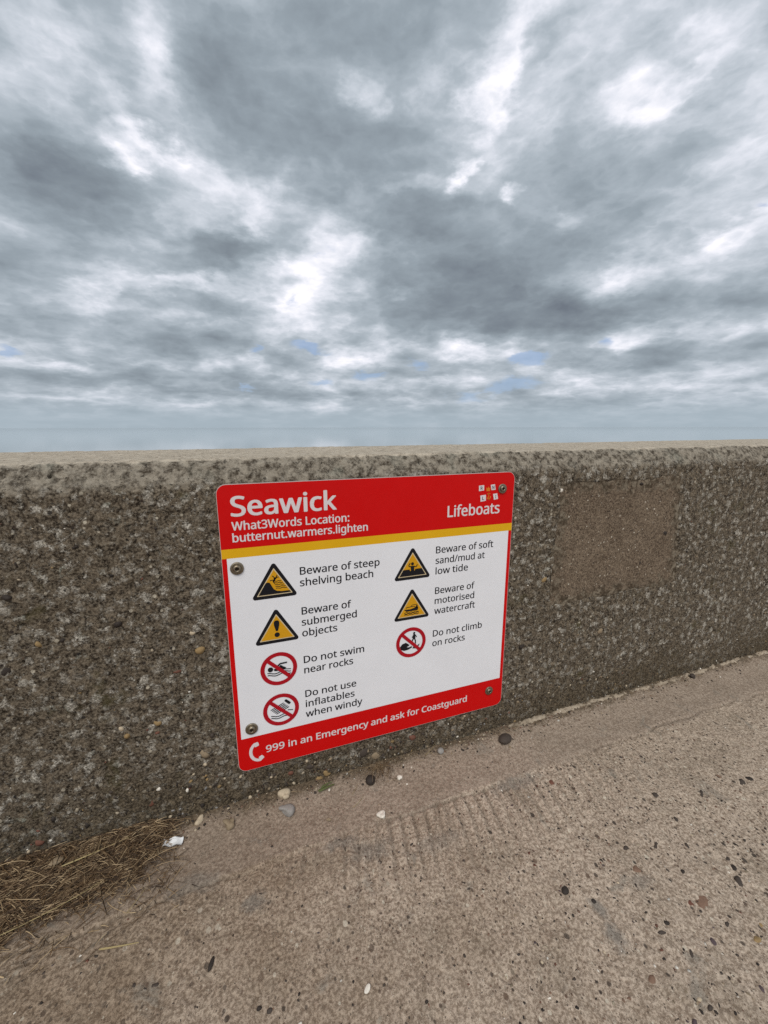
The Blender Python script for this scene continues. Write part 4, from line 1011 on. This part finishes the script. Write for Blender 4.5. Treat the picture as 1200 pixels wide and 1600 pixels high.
LN = [
    ('Seawick', 24.5, -64.5, 216.5, 39.5, M_PINKW, 1.50, 'large white place name at the top left'),
    ('What3Words Location:', 24.0, -93.8, 244.5, 17.4, M_PINKW, 0.56, 'white line of the location heading'),
    ('butternut.warmers.lighten', 24.0, -118.2, 287, 17.4, M_PINKW, 0.56, 'white line of three location words'),
    ('Lifeboats', 512.0, -103.0, 148, 27.0, M_PINKW, 0.80, 'white lettering under the small flag emblem'),
    ('Beware of steep', 155.4, -204.0, 183.5, 17.0, M_TXT, 0.44, None),
    ('shelving beach', 154.6, -230.4, 168.5, 17.0, M_TXT, 0.44, None),
    ('Beware of', 155.4, -297.0, 114, 17.0, M_TXT, 0.44, None),
    ('submerged', 154.6, -323.4, 127.5, 17.0, M_TXT, 0.44, None),
    ('objects', 154.6, -349.8, 80.5, 17.0, M_TXT, 0.44, None),
    ('Do not swim', 155.4, -415.5, 143.5, 17.0, M_TXT, 0.44, None),
    ('near rocks', 155.4, -441.5, 116, 17.0, M_TXT, 0.44, None),
    ('Do not use', 155.4, -502.2, 122.5, 17.0, M_TXT, 0.44, None),
    ('inflatables', 155.4, -528.4, 118, 17.0, M_TXT, 0.44, None),
    ('when windy', 154.6, -554.8, 138, 17.0, M_TXT, 0.44, None),
    ('Beware of soft', 483.6, -191.0, 163, 17.0, M_TXT, 0.38, None),
    ('sand/mud at', 483.2, -217.8, 139.5, 17.0, M_TXT, 0.38, None),
    ('low tide', 483.8, -244.8, 91, 17.0, M_TXT, 0.38, None),
    ('Beware of', 483.6, -296.0, 113, 17.0, M_TXT, 0.38, None),
    ('motorised', 483.4, -322.6, 113.5, 17.0, M_TXT, 0.38, None),
    ('watercraft', 482.8, -349.4, 117.5, 17.0, M_TXT, 0.38, None),
    ('Do not climb', 480.4, -410.4, 144, 17.0, M_TXT, 0.38, None),
    ('on rocks', 479.6, -437.0, 94.5, 17.0, M_TXT, 0.38, None),
    ('999 in an Emergency and ask for Coastguard', 61.0, -621.4, 527, 17.2, M_PINKW, 0.56, 'white emergency line along the bottom'),
]
for body, x0, bs, wd, cp, mt, of, lb in LN:
    text_line(body, x0, bs, wd, cp, mt, of, 3, lb)


def tri(cx_, apex, base, half, r):
    return rpoly([(cx_, apex), (cx_ - half, base), (cx_ + half, base)][::-1], r)


def warning_triangle(cx_, base_z, label):
    """base at base_z; local frame centred on the base's middle"""
    o = sheet('warning_triangle', [tri(0, 80.5, -1.5, 49.5, 5.0)], M_BLK, 3, SGN, (cx_, base_z), label)
    kid = lambda n, p, m, l: sheet(n, p, m, l - 3, o)
    kid('pale_line', [tri(0, 66.0, 5.8, 37.5, 0.8)], M_CREAM, 4)
    kid('amber_field', [tri(0, 62.2, 7.8, 34.2, 0.6)], M_AMB, 5)
    return o, kid


o, kid = warning_triangle(100.9, -247.6, 'warning triangle with a figure falling from a steep bank into waves')
kid('steep_bank', [[(-34, 8.1), (-20, 31), (-17.5, 34.5), (-13.5, 35.5), (-9.5, 34), (-6, 27), (-2, 19), (4, 14.5), (14, 12.4), (31, 12.2), (33.8, 8.1)]], M_BLK, 6)
kid('falling_figure', [circ(1.0, 42.3, 2.3, 12)] + stroke([(-9, 38.6), (-4, 39.5), (0, 38.6)], 1.8) + stroke([(-2, 35.5), (1, 41), (4.5, 44.8)], 3.4) + stroke([(2, 43), (-3.5, 49)], 1.9) + stroke([(4, 44.5), (6.5, 50)], 1.9) + stroke([(4, 44.5), (9.5, 45)], 1.8) + stroke([(-3, 37), (1.0, 31)], 2), M_BLK, 6)
wv = []
for i, zz in enumerate((36.5, 32.4, 28.2, 24.0, 20.0)):
    x0_ = -1 + i * 0.9
    x1_ = 14.5 + i * 2.9
    wv += stroke([(x0_ + (x1_ - x0_) * j / 8, zz + 0.7 * math.sin(j * 1.6)) for j in range(9)], 1.4)
kid('wave_lines', wv, M_BLK, 6)

o, kid = warning_triangle(100.5, -352.2, 'warning triangle with a black exclamation mark')
kid('exclamation_mark', [[(-6.0, 45), (-5.2, 49), (-2.4, 51.2), (2.4, 51.2), (5.2, 49), (6.0, 45), (5.4, 39), (2.2, 26.5), (-2.2, 26.5), (-5.4, 39)], circ(0, 17.6, 5.6, 20)], M_BLK, 6)

o, kid = warning_triangle(422.0, -247.3, 'warning triangle with a figure sinking in mud, both arms raised')
kid('mud', [[(-34, 8.1), (-24, 24.2), (-8, 24.2), (-6.5, 20), (5.5, 20), (7, 24.2), (24, 24.2), (33.8, 8.1)]], M_BLK, 6)
kid('sinking_figure', [circ(-0.5, 37.6, 3.9, 16), [(-4.5, 20), (-5.6, 32.5), (4.4, 32.5), (4.2, 20)]] + stroke([(-4, 31), (-9.5, 31.5), (-9.8, 35), (-6.5, 39.5)], 2.5) + stroke([(3.5, 31), (9, 29), (12.5, 34.5)], 2.5), M_BLK, 6)

o, kid = warning_triangle(421.7, -350.9, 'warning triangle with a motor boat on waves')
kid('boat', [[(-21, 26), (-15, 20.5), (15, 20.5), (17, 26.5), (14, 30), (-4, 25.6)]] + stroke([(-15.5, 28.2), (-14.5, 31.2), (6, 32.2), (9, 29)], 1.6) + stroke([(-3, 33), (1, 36), (14, 36.2)], 1.4) + [[(9, 27), (11, 34), (14.5, 34), (16, 27)]], M_BLK, 6)
wv = []
for zz in (17.6, 14.8, 12.0):
    wv += stroke([(-20 + 38 * j / 16, zz + 0.9 * math.sin(j * 1.25 + zz)) for j in range(17)], 1.5)
kid('wave_lines', wv, M_BLK, 6)


def roundel(cx_, cz_, label):
    o = sheet('prohibition_roundel', ring(0, 0, 40.0, 31.0), M_ROUND, 4, SGN, (cx_, cz_), label)
    kid = lambda n, p, m, l: sheet(n, p, m, l - 4, o)
    a = R_(135)
    d = Vector((math.cos(a), math.sin(a)))
    e = 33
    kid('diagonal_bar', stroke([(d.x * e, d.y * e), (-d.x * e, -d.y * e)], 8.2), M_ROUND, 6)
    return o, kid


def waves(rows, x0_, x1_, amp, w, per):
    out = []
    for zz in rows:
        out += stroke([(x0_ + (x1_ - x0_) * j / 18, zz + amp * math.sin((x0_ + (x1_ - x0_) * j / 18) / per)) for j in range(19)], w)
    return out


o, kid = roundel(100.2, -417.3, 'prohibition roundel with a swimmer above two waves')
kid('swimmer', [circ(-18.5, 1.5, 5.8, 18), [(-10, -3.5), (-12, 0.5), (-3, 3), (4, 9), (10, 4), (16, 0.2), (12, -3.5), (0, -5)]] + stroke([(-3, 7), (3, 12), (18, 12.6)], 3.6), M_BLK, 5)
kid('wave_lines', waves((-8.4, -13.6), -25.5, 25.5, 1.9, 2.0, 5.2) + stroke([(10, -2.5), (26, -5)], 1.8), M_BLK, 5)
o, kid = roundel(100.0, -520.0, 'prohibition roundel with an air bed tilted over waves')
ab = []
for i in range(5):
    q = Vector((-23 + i * 2.9, 3.4 - i * 3.1))
    d_ = Vector((31, 13.5))
    ab += stroke([tuple(q), tuple(q + d_ * (0.93 - 0.0 * i))], 1.9)
kid('air_bed', ab + [rpoly([(7, 20.5), (11.5, 24.5), (22.5, 13.5), (18, 9.0)][::-1], 2.0)], M_BLK, 5)
kid('wave_lines', waves((-13.6, -19.0), -23.0, 20, 1.9, 2.0, 5.2) + stroke([(14, -4), (26, -6.5)], 2.0), M_BLK, 5)
o, kid = roundel(420.6, -414.2, 'prohibition roundel with a walking figure above rocks')
kid('walking_figure', [circ(8.0, 24.0, 2.9, 14), [(5.5, 21), (4.0, 10), (8, 7), (11.5, 10), (11.5, 19), (9.5, 21)]] + stroke([(6.5, 11), (3.0, 3), (0.5, -3.0)], 3.2) + stroke([(9, 10), (11.5, 3), (11.8, -5.5)], 3.0) + stroke([(6, 18), (2.2, 12)], 2) + stroke([(11, 19), (14.8, 12)], 2), M_BLK, 5)
kid('rocks', [[(-29.8, -8), (-24, -1), (-14, 1.5), (-4, -6), (-7.5, -9), (-13, -10.5), (-6, -12.5), (1, -10), (3, -14), (-8, -18.5), (-19, -19.5), (-27, -15.5)],
              [(1, -4), (6, -7), (3, -9)], [(6, -12), (10, -14), (12, -19), (7, -17), (4, -19)], [(12, -9), (17, -11), (23, -7.5), (22, -12), (17, -14)]], M_BLK, 5)

# telephone handset
hs = []
for j in range(25):
    a = R_(118 + 164 * j / 24 + 0)
    hs.append((4.5 + 20.5 * math.cos(a), 1.0 + 24.5 * math.sin(a)))
body_ = stroke([(x_ * 0.86 + 0.5, z_ * 0.92) for x_, z_ in hs], 7.0)
tel = sheet('telephone_symbol', body_, M_PINKW, 3, SGN, (41.0, -614.5), 'white telephone handset before the emergency line')
for pad_ in ([(-9.5, 26.0), (3.5, 28.5), (6.5, 17.5), (-4.5, 14.5)], [(2.5, -15.5), (11.5, -10.5), (18.0, -19.0), (7, -27.5)]):
    sheet('handset_pad', [rpoly([(x_ * 0.86 + 0.5, z_ * 0.92) for x_, z_ in pad_[::-1]], 2.4)], M_PINKW, 0.5, tel)

# emblem: four little lettered flags round an orange crown and anchor
emb = sheet('flag_emblem', [[(-7.6, 6.5), (7.2, 7.3), (7.8, -6.0), (-6.8, -7.2)]], M_PINKW, 3, SGN, (604.0, -37.2), 'four small white lettered flags round an orange crown and anchor')
FL = [('R', 0, 0, None), ('N', 33.6, 0.4, [(-7.4, 6.6), (4.6, 7.6), (7.6, -6.4), (-4.6, -7.0)]), ('L', 5.8, -25.4, [(-8.2, 7.2), (7.6, 8.4), (8.6, -6.8), (-6.8, -8.4)]),
      ('I', 41.8, -23.4, [(-7.8, 7.2), (4.4, 8.4), (8.0, -6.0), (-4.4, -8.0)])]
for ch_, fx_, fz_, pl in FL:
    if pl:
        sheet('flag', [[(a_ + fx_, b_ + fz_) for a_, b_ in pl]], M_PINKW, 0, emb)
    w_ = 2.2 if ch_ == 'I' else 6.0
    L_ = text_line(ch_, 0, 0, w_, 8.0, M_NAVY, 0.15, 1, None, emb)
    L_.location = ((fx_ - w_ / 2 + 0.3) / 1000, -0.0004, (fz_ - 4.0) / 1000)
    L_.name = 'flag_letter'
sheet('crown', [[(14.5, -8.5), (13.5, 1.0), (17.0, -1.5), (19.5, 3.5), (22, -1.5), (25.5, 1.0), (24.5, -8.5)]], M_ORG, 0.5, emb)
sheet('anchor', stroke([(21.3, -12.5), (22.3, -29)], 1.9) + stroke([(17, -15.5), (26, -14.8)], 1.7) + stroke([(16.2, -22), (18.5, -27), (22.3, -29.2), (26, -26.4), (27.2, -21.2)], 2.0), M_ORG, 0.5, emb)

# bolts with washers
mat_steel, T, b = principled('dull_bronzed_steel', (0.22, 0.19, 0.14), 0.42, 0.85)
co = T.n('ShaderNodeTexCoord').outputs['Object']
T.put(b.inputs['Base Color'], T.mix(T.noise(co, 240, 4), (0.13, 0.105, 0.07), (0.40, 0.35, 0.27)))
mat_socket, T, b = principled('dark_bolt_socket', (0.05, 0.032, 0.018), 0.6, 0.5)


def lathe(profile, n=28):
    V, F = [], []
    for r_, y_ in profile:
        for i in range(n):
            a = 2 * math.pi * i / n
            V.append((r_ * math.cos(a), y_, r_ * math.sin(a)))
    for j in range(len(profile) - 1):
        for i in range(n):
            a = j * n + i
            b_ = j * n + (i + 1) % n
            F.append((a, b_, b_ + n, a + n))
    return V, F


mats_b = {}
def bolt(x_, z_, r_, label=None, tilt=(0, 0)):
    s = r_ / 0.0135
    if 'head' not in mats_b:
        V, F = lathe([(0.0035, -0.0030), (0.0040, -0.0064), (0.0062, -0.0060), (0.0078, -0.0048), (0.0085, -0.0032), (0.0085, -0.0005)])
        mats_b['head'] = np_mesh('bolt', V, F)
        V, F = lathe([(0.0080, -0.0012), (0.0132, -0.0026), (0.0138, -0.0016), (0.0138, 0.0005)])
        mats_b['washer'] = np_mesh('washer', V, F)
        V, F = lathe([(0.0001, -0.0034), (0.0037, -0.0030), (0.0040, -0.0058)], 6)
        mats_b['socket'] = np_mesh('socket', V, F, False)
    h = link_mesh('bolt', mats_b['head'], mat_steel, SGN, (x_ / 1000, -0.0009, z_ / 1000), (tilt[0], rng.uniform(0, 3), tilt[1]))
    h.scale = (s, s * 1.15, s)
    if label: h['label'] = label
    link_mesh('washer', mats_b['washer'], mat_steel, h)
    link_mesh('socket', mats_b['socket'], mat_socket, h)


bolt(28.4, -173.8, 0.0132, 'bolt and wide washer under the yellow stripe at the left')
bolt(664.5, -41.3, 0.0118, 'bolt beside the flag emblem at the top right', (0.06, 0.0))
bolt(33.4, -551.3, 0.0132, 'bolt and wide washer just above the bottom red band')
bolt(657.2, -605.0, 0.0118, 'smaller bolt in the bottom red band at the right')

# ---------------------------------------------------------------- loose things on the slab
def pebble(name, x, y, dims, cname, label, cat, rotz=0.0, rough=0.22, power=1.0, seed=0, tilt=(0, 0), group=None, mat=None, sink=0.25):
    V, F = stone_verts(ICO3, dims, rough, power, seed)
    h = gh(x, y)
    o = link_mesh(name, np_mesh(name, V, F), mat or SM[cname], None, (x, y, h + dims[2] * (1 - sink)), (tilt[0], tilt[1], rotz))
    return tag(o, label, cat, group)


pebble('pebble', 0.690, -0.047, (0.0205, 0.0150, 0.0105), 'dark', 'large smooth dark oval pebble against the wall foot, right of the sign', 'pebble', 0.25, 0.08, seed=1)
pebble('pebble', 0.299, -0.049, (0.0125, 0.0115, 0.0095), 'black', 'small round dark pebble beside the dry grass tuft below the sign', 'pebble', 0.5, 0.10, seed=2)
pebble('pebble', 0.502, -0.025, (0.0105, 0.0090, 0.0070), 'grey', 'small grey pebble touching the wall foot, left of the large dark pebble', 'pebble', 0.1, 0.16, seed=3)
pebble('stone_chip', 0.096, -0.022, (0.0125, 0.0100, 0.0090), 'pale', 'pale cream stone chip lying just behind the grey chip', 'stone chip', 0.3, 0.4, 0.8, seed=4)
pebble('stone_chip', 0.0935, -0.054, (0.0125, 0.0150, 0.0085), 'grey', 'angular light grey stone chip in front of the cream chip', 'stone chip', 0.9, 0.42, 0.75, seed=5)
pebble('stone_chip', 0.296, -0.141, (0.0085, 0.0075, 0.0050), 'white', 'bright white stone chip alone on the slab below the sign', 'stone chip', 0.4, 0.45, 0.8, seed=6)
pebble('stone_chip', -0.026, -0.047, (0.0100, 0.0090, 0.0065), 'tan', 'small angular brownish stone chip between white litter and grey chip', 'stone chip', 0.2, 0.45, 0.8, seed=7)
pebble('stone_chip', -0.088, -0.020, (0.0085, 0.0055, 0.0050), 'pale', 'tiny pale stone chip at the wall foot above the white litter', 'stone chip', 0.8, 0.4, 0.8, seed=8)
pebble('pebble', -0.345, -0.033, (0.0125, 0.0095, 0.0055), 'tan', 'flat tan pebble lying on the heap of dry straw', 'pebble', 0.3, 0.15, seed=9, sink=-2.2)
pebble('seed_husk', -0.055, -0.290, (0.0034, 0.0105, 0.0032), 'black', 'glossy black pointed seed husk on the slab, left foreground', 'seed husk', -0.35, 0.06, seed=10)
pebble('pebble', 0.567, -0.404, (0.0078, 0.0062, 0.0042), 'black', 'small shiny black pebble alone on the slab, right of centre', 'pebble', 0.6, 0.08, seed=11)
pebble('shell_fragment', 0.175, -0.408, (0.0062, 0.0036, 0.0016), 'white', 'narrow cream shell fragment near the bottom edge of the slab', 'shell', 0.7, 0.15, seed=12)
pebble('shell_fragment', 0.070, -0.412, (0.0042, 0.0026, 0.0014), 'white', 'tiny white shell fragment left of the narrow cream one', 'shell', 0.6, 0.15, seed=13)
pebble('stone_chip', 1.480, -0.022, (0.0120, 0.0080, 0.0065), 'dark', 'dark stone chip at the wall foot far to the right', 'stone chip', 0.3, 0.35, 0.85, seed=14)
pebble('stone_chip', 0.368, -0.062, (0.0065, 0.0060, 0.0045), 'white', 'small cream stone chip right of the dry grass tuft', 'stone chip', 0.3, 0.35, 0.85, seed=15)
pebble('stone_chip', 0.180, -0.108, (0.0045, 0.0040, 0.0026), 'tan', 'very small beige stone chip left of the bright white chip', 'stone chip', 0.3, 0.35, 0.85, seed=16)

# white litter: a folded scrap of plastic
M_SCRAP = plastic('white_scrap', (0.80, 0.82, 0.84), 0.3, 0.02)
lx = np.linspace(-0.0185, 0.0185, 14); ly = np.linspace(-0.0080, 0.0080, 6)
LX, LY = np.meshgrid(lx, ly, indexing='ij')
LZ = 0.0022 * np.sin(LX * 260 + LY * 120) + 0.0016 * fbm(LX, LY, 160, 2, seed=5) + 0.0025 * (LY / 0.008) ** 2
LX2 = LX + 0.0009 * fbm(LX, LY, 200, 2, seed=6)
Vt = np.stack([LX2, LY, LZ], -1).reshape(-1, 3)
nf = grid_faces(14, 6)
Vb = Vt - np.array([0, 0, 0.0012])
lit = np_mesh('litter_scrap', np.concatenate([Vt, Vb]), np.concatenate([nf, nf[:, ::-1] + len(Vt)]))
tag(link_mesh('litter_scrap', lit, M_SCRAP, None, (-0.137, -0.056, gh(-0.137, -0.056) + 0.008), (0.10, 0.0, -0.18)),
    'crumpled white scrap of plastic litter at the right end of the straw', 'litter')

# dry straw
def straw_mat(name, c1, c2):
    m, T, b = principled(name, c1, 0.65, spec=0.35)
    r = T.n('ShaderNodeNewGeometry').outputs['Random Per Island']
    co = T.n('ShaderNodeTexCoord').outputs['Object']
    mid = tuple((p + q) / 2 for p, q in zip(c1, c2))
    cc = T.crgb(r, [(0, tuple(x * 0.35 for x in c1)), (0.45, c1), (0.75, mid), (1, c2)])
    T.put(b.inputs['Base Color'], T.mix(T.noise(co, 300, 3), T.mix(0.5, cc, tuple(x * 0.4 for x in c1)), cc))
    return m


M_STRAW = straw_mat('dry_straw', (0.17, 0.102, 0.050), (0.60, 0.45, 0.27))
M_DEBRIS = straw_mat('dark_plant_debris', (0.055, 0.029, 0.013), (0.20, 0.120, 0.056))
M_STALK = straw_mat('pale_stalk', (0.36, 0.28, 0.13), (0.50, 0.40, 0.20))


def blade(p, ang, L, w, lift, bend, seg=4, thick=0.45):
    """a tapering straw with a triangular section; returns verts and faces"""
    V, F = [], []
    p = np.array(p, float)
    a = ang
    pts = []
    for i in range(seg + 1):
        t = i / seg
        pts.append((p.copy(), a))
        st = L / seg
        p = p + np.array([math.cos(a) * st, math.sin(a) * st, lift[0] * st * (1 - t) - lift[1] * st * t])
        a += bend / seg
    for i, (q, a_) in enumerate(pts):
        t = i / seg
        ww = w * (1 - 0.65 * t) * (0.6 + 0.4 * min(1, i))
        nx, ny = -math.sin(a_), math.cos(a_)
        V += [(q[0] + nx * ww / 2, q[1] + ny * ww / 2, q[2]), (q[0] - nx * ww / 2, q[1] - ny * ww / 2, q[2]), (q[0], q[1], q[2] + ww * thick)]
    for i in range(seg):
        b0 = 3 * i
        for j in range(3):
            k_ = (j + 1) % 3
            F.append((b0 + j, b0 + k_, b0 + 3 + k_, b0 + 3 + j))
    return V, F


def blades(name, specs, mats, parent=None, midx=None):
    Vs, Fs, Ms = [], [], []
    off = 0
    for i, s in enumerate(specs):
        V, F = blade(*s)
        Vs += V
        Fs += [tuple(v + off for v in f) for f in F]
        Ms += [midx[i] if midx else 0] * len(F)
        off += len(V)
    return link_mesh(name, np_mesh(name, Vs, Fs, False, Ms), mats, parent)


def heap_h(x, y):
    """height of the heap of debris along the wall's foot at the left"""
    lim = -0.150 - 0.030 * smooth01(-np.asarray(x), 0.26, 0.36) + 0.050 * fbm(np.asarray(x) * 1.0, np.asarray(x) * 0, 9, 4, 0.7, seed=91) + 0.045 * smooth01(np.asarray(x), -0.24, -0.12)
    m = smooth01(y, lim - 0.02, lim + 0.06) * (1 - smooth01(x, -0.19, -0.115))
    return m * (0.006 + 0.010 * smooth01(y, -0.10, 0.0) + 0.004 * fbm(x, y, 30, 3, seed=92))


hx = np.arange(-1.2, -0.08, 0.005); hy = np.arange(-0.24, 0.012, 0.005)
HX, HY = np.meshgrid(hx, hy, indexing='ij')
HH = heap_h(HX, HY)
Vh = np.stack([HX, HY, ground_h(HX, HY) + HH - 0.0025 + 0.0015 * fbm(HX, HY, 120, 2, seed=93) * (HH > 0.001)], -1).reshape(-1, 3)
Fh = grid_faces(len(hx), len(hy))
Fh = Fh[(HH.reshape(-1)[Fh] > 0.0040 + 0.0030 * fbm(HX, HY, 60, 3, seed=95).reshape(-1)[Fh]).all(1)]
mat_soil, T, b, co = concrete('dark_crumbly_debris')
T.put(b.inputs['Base Color'], T.mix(T.noise(co, 140, 5, 0.65), (0.032, 0.018, 0.009), (0.23, 0.145, 0.082)))
T.put(b.inputs['Normal'], T.n('ShaderNodeBump', i_Strength=1.0, i_Distance=0.004, i_Height=T.noise(co, 220, 5, 0.7)).outputs[0])
specs, mi = [], []
r = np.random.default_rng(11)
while len(specs) < 7500:
    x = r.uniform(-0.62, -0.09)
    y = r.uniform(-0.245, -0.002)
    hh = float(heap_h(np.array([x]), np.array([y]))[0])
    lim_ = -0.170 if x < -0.3 else -0.145
    edge = 0.16 * math.exp(-max(0.0, lim_ - y) / 0.018) if x < -0.12 else 0.01
    if hh < 0.003 and r.random() > edge: continue
    z = gh(x, y) + hh + r.uniform(0.0, 0.006)
    L = r.gamma(2.0, 0.0070) + 0.005
    L = min(L, 0.060)
    a = r.normal(0.12, 0.75) + (math.pi if r.random() < 0.5 else 0)
    if y + math.sin(a) * L > 0: a = -a
    w = r.uniform(0.0008, 0.0021) * (1.4 if r.random() < 0.08 else 1)
    specs.append(((x, y, z), a, L, w, (r.uniform(0, 0.35), r.uniform(0.0, 0.45)), r.normal(0, 0.3)))
    mi.append(1 if r.random() < 0.42 else 0)
pile = blades('straw_litter', specs, [M_STRAW, M_DEBRIS], None, mi)
tag(pile, 'heap of dry brown straw and plant debris drifted against the wall foot, lower left', 'straw', kind='stuff')
sp = np_mesh('crumbs', Vh, Fh)
tag(link_mesh('crumbs', sp, mat_soil, pile), kind='stuff')

# longer stalks one can pick out
def stalk(x, y, ang, L, w, bend, label, z=0.002, mat=None, group=None):
    o = empty('x') if False else None
    hz = max(gh(x, y), gh(x + math.cos(ang) * L * 0.5, y + math.sin(ang) * L * 0.5), gh(x + math.cos(ang) * L, y + math.sin(ang) * L))
    V, F = blade((0, 0, 0), ang, L, w, (0.0, 0.0), bend, 8, 0.6)
    o = link_mesh('straw_stalk', np_mesh('straw_stalk', V, F, False), mat or M_STALK, None, (x, y, hz + z))
    return tag(o, label, 'straw', group)


stalk(-0.233, -0.2045, -0.22, 0.062, 0.0038, 0.06, 'thick pale yellow stalk lying alone on the slab below the straw heap')
stalk(-0.262, -0.222, 0.55, 0.150, 0.0012, -0.25, 'thin dark curved stalk crossing the slab behind the thick pale one', 0.001, M_DEBRIS)
stalk(-0.395, -0.135, 0.18, 0.150, 0.0020, 0.25, 'longest pale stalk lying across the front of the straw heap', 0.012)
stalk(-0.330, -0.050, 0.16, 0.120, 0.0034, 0.10, 'broad flat straw near the wall on top of the heap', 0.020)
stalk(-0.200, -0.165, 0.9, 0.050, 0.0015, 0.2, 'short pale stalk sticking out of the front right of the heap', 0.006)
stalk(0.238, -0.098, 0.35, 0.040, 0.0012, 0.5, 'thin curved straw on the slab left of the bright white chip', 0.001)
stalk(0.245, -0.070, 0.75, 0.035, 0.0011, 0.3, 'thin straight straw leaning out of the dry grass tuft', 0.002)
stalk(0.455, -0.028, 0.45, 0.055, 0.0013, 0.2, 'thin straw left of the grey pebble at the wall foot', 0.006)

# tuft of dry grass below the sign
specs = []
for i in range(150):
    x = r.normal(0.335, 0.020); y = -abs(r.normal(0.0, 0.020)) - 0.004
    a = r.normal(-2.2, 0.8)
    L = r.uniform(0.015, 0.055)
    if y + math.sin(a) * L > 0: a = -a
    specs.append(((x, y, gh(x, y) + r.uniform(0.001, 0.009)), a, L, r.uniform(0.0005, 0.0010), (r.uniform(0.05, 0.5), r.uniform(0.1, 0.5)), r.normal(0, 1.0)))
tuft = blades('dry_grass_tuft', specs, [M_STRAW, M_DEBRIS], None, [int(r.random() < 0.4) for _ in specs])
tag(tuft, 'wispy tuft of dry brown grass at the wall foot below the sign', 'grass')

# little green leaf
M_LEAF, T, b = principled('green_leaf', (0.075, 0.105, 0.028), 0.6)
co = T.n('ShaderNodeTexCoord').outputs['Object']
T.put(b.inputs['Base Color'], T.mix(T.noise(co, 200, 4), (0.05, 0.08, 0.02), (0.14, 0.15, 0.06)))
specs = [((-0.018, -0.004, 0.002), 0.05, 0.040, 0.0095, (0.15, 0.15), 0.25, 8, 0.10), ((-0.010, 0.001, 0.004), 0.35, 0.030, 0.006, (0.15, 0.2), -0.2, 8, 0.10)]
lf = blades('green_leaf', specs, [M_LEAF])
lf.location = (0.190, -0.032, gh(0.19, -0.032) + 0.002)
tag(lf, 'small flattened green leaf on the slab at the wall foot below the sign', 'leaf')

# fine crumbs and grit along the wall's foot
def crumb(r, n):
    x = r.uniform(-0.15, 1.9, n)
    y = -np.abs(r.normal(0, 0.022, n)) - 0.003
    return np.stack([x, y, ground_h(x, y) + 0.0006], 1)


me = scatter('grit', 1300, crumb, lambda r, n: 0.0009 + 0.0030 * r.random(n) ** 3, ['dark', 'tan', 'pale', 'brown', 'white', 'black'], [4, 4, 2, 3, 0.8, 2], seed=8, flat=0.7)
tag(link_mesh('grit', me, []), 'fine grit and crumbs gathered along the foot of the wall', 'grit', kind='stuff')
# bits of straw strewn along the joint
specs = []
for i in range(170):
    x = r.uniform(-0.12, 1.7); y = -abs(r.normal(0, 0.018)) - 0.004
    a = r.normal(0.0, 0.6); L = r.uniform(0.005, 0.03)
    if y + math.sin(a) * L > 0: a = -a
    specs.append(((x, y, gh(x, y) + 0.001), a, L, r.uniform(0.0006, 0.0013), (0.1, 0.1), r.normal(0, 0.6)))
tag(blades('straw_wisps', specs, [M_STRAW, M_DEBRIS], None, [int(r.random() < 0.5) for _ in specs]), 'scattered wisps of straw along the joint of wall and slab', 'straw', kind='stuff')
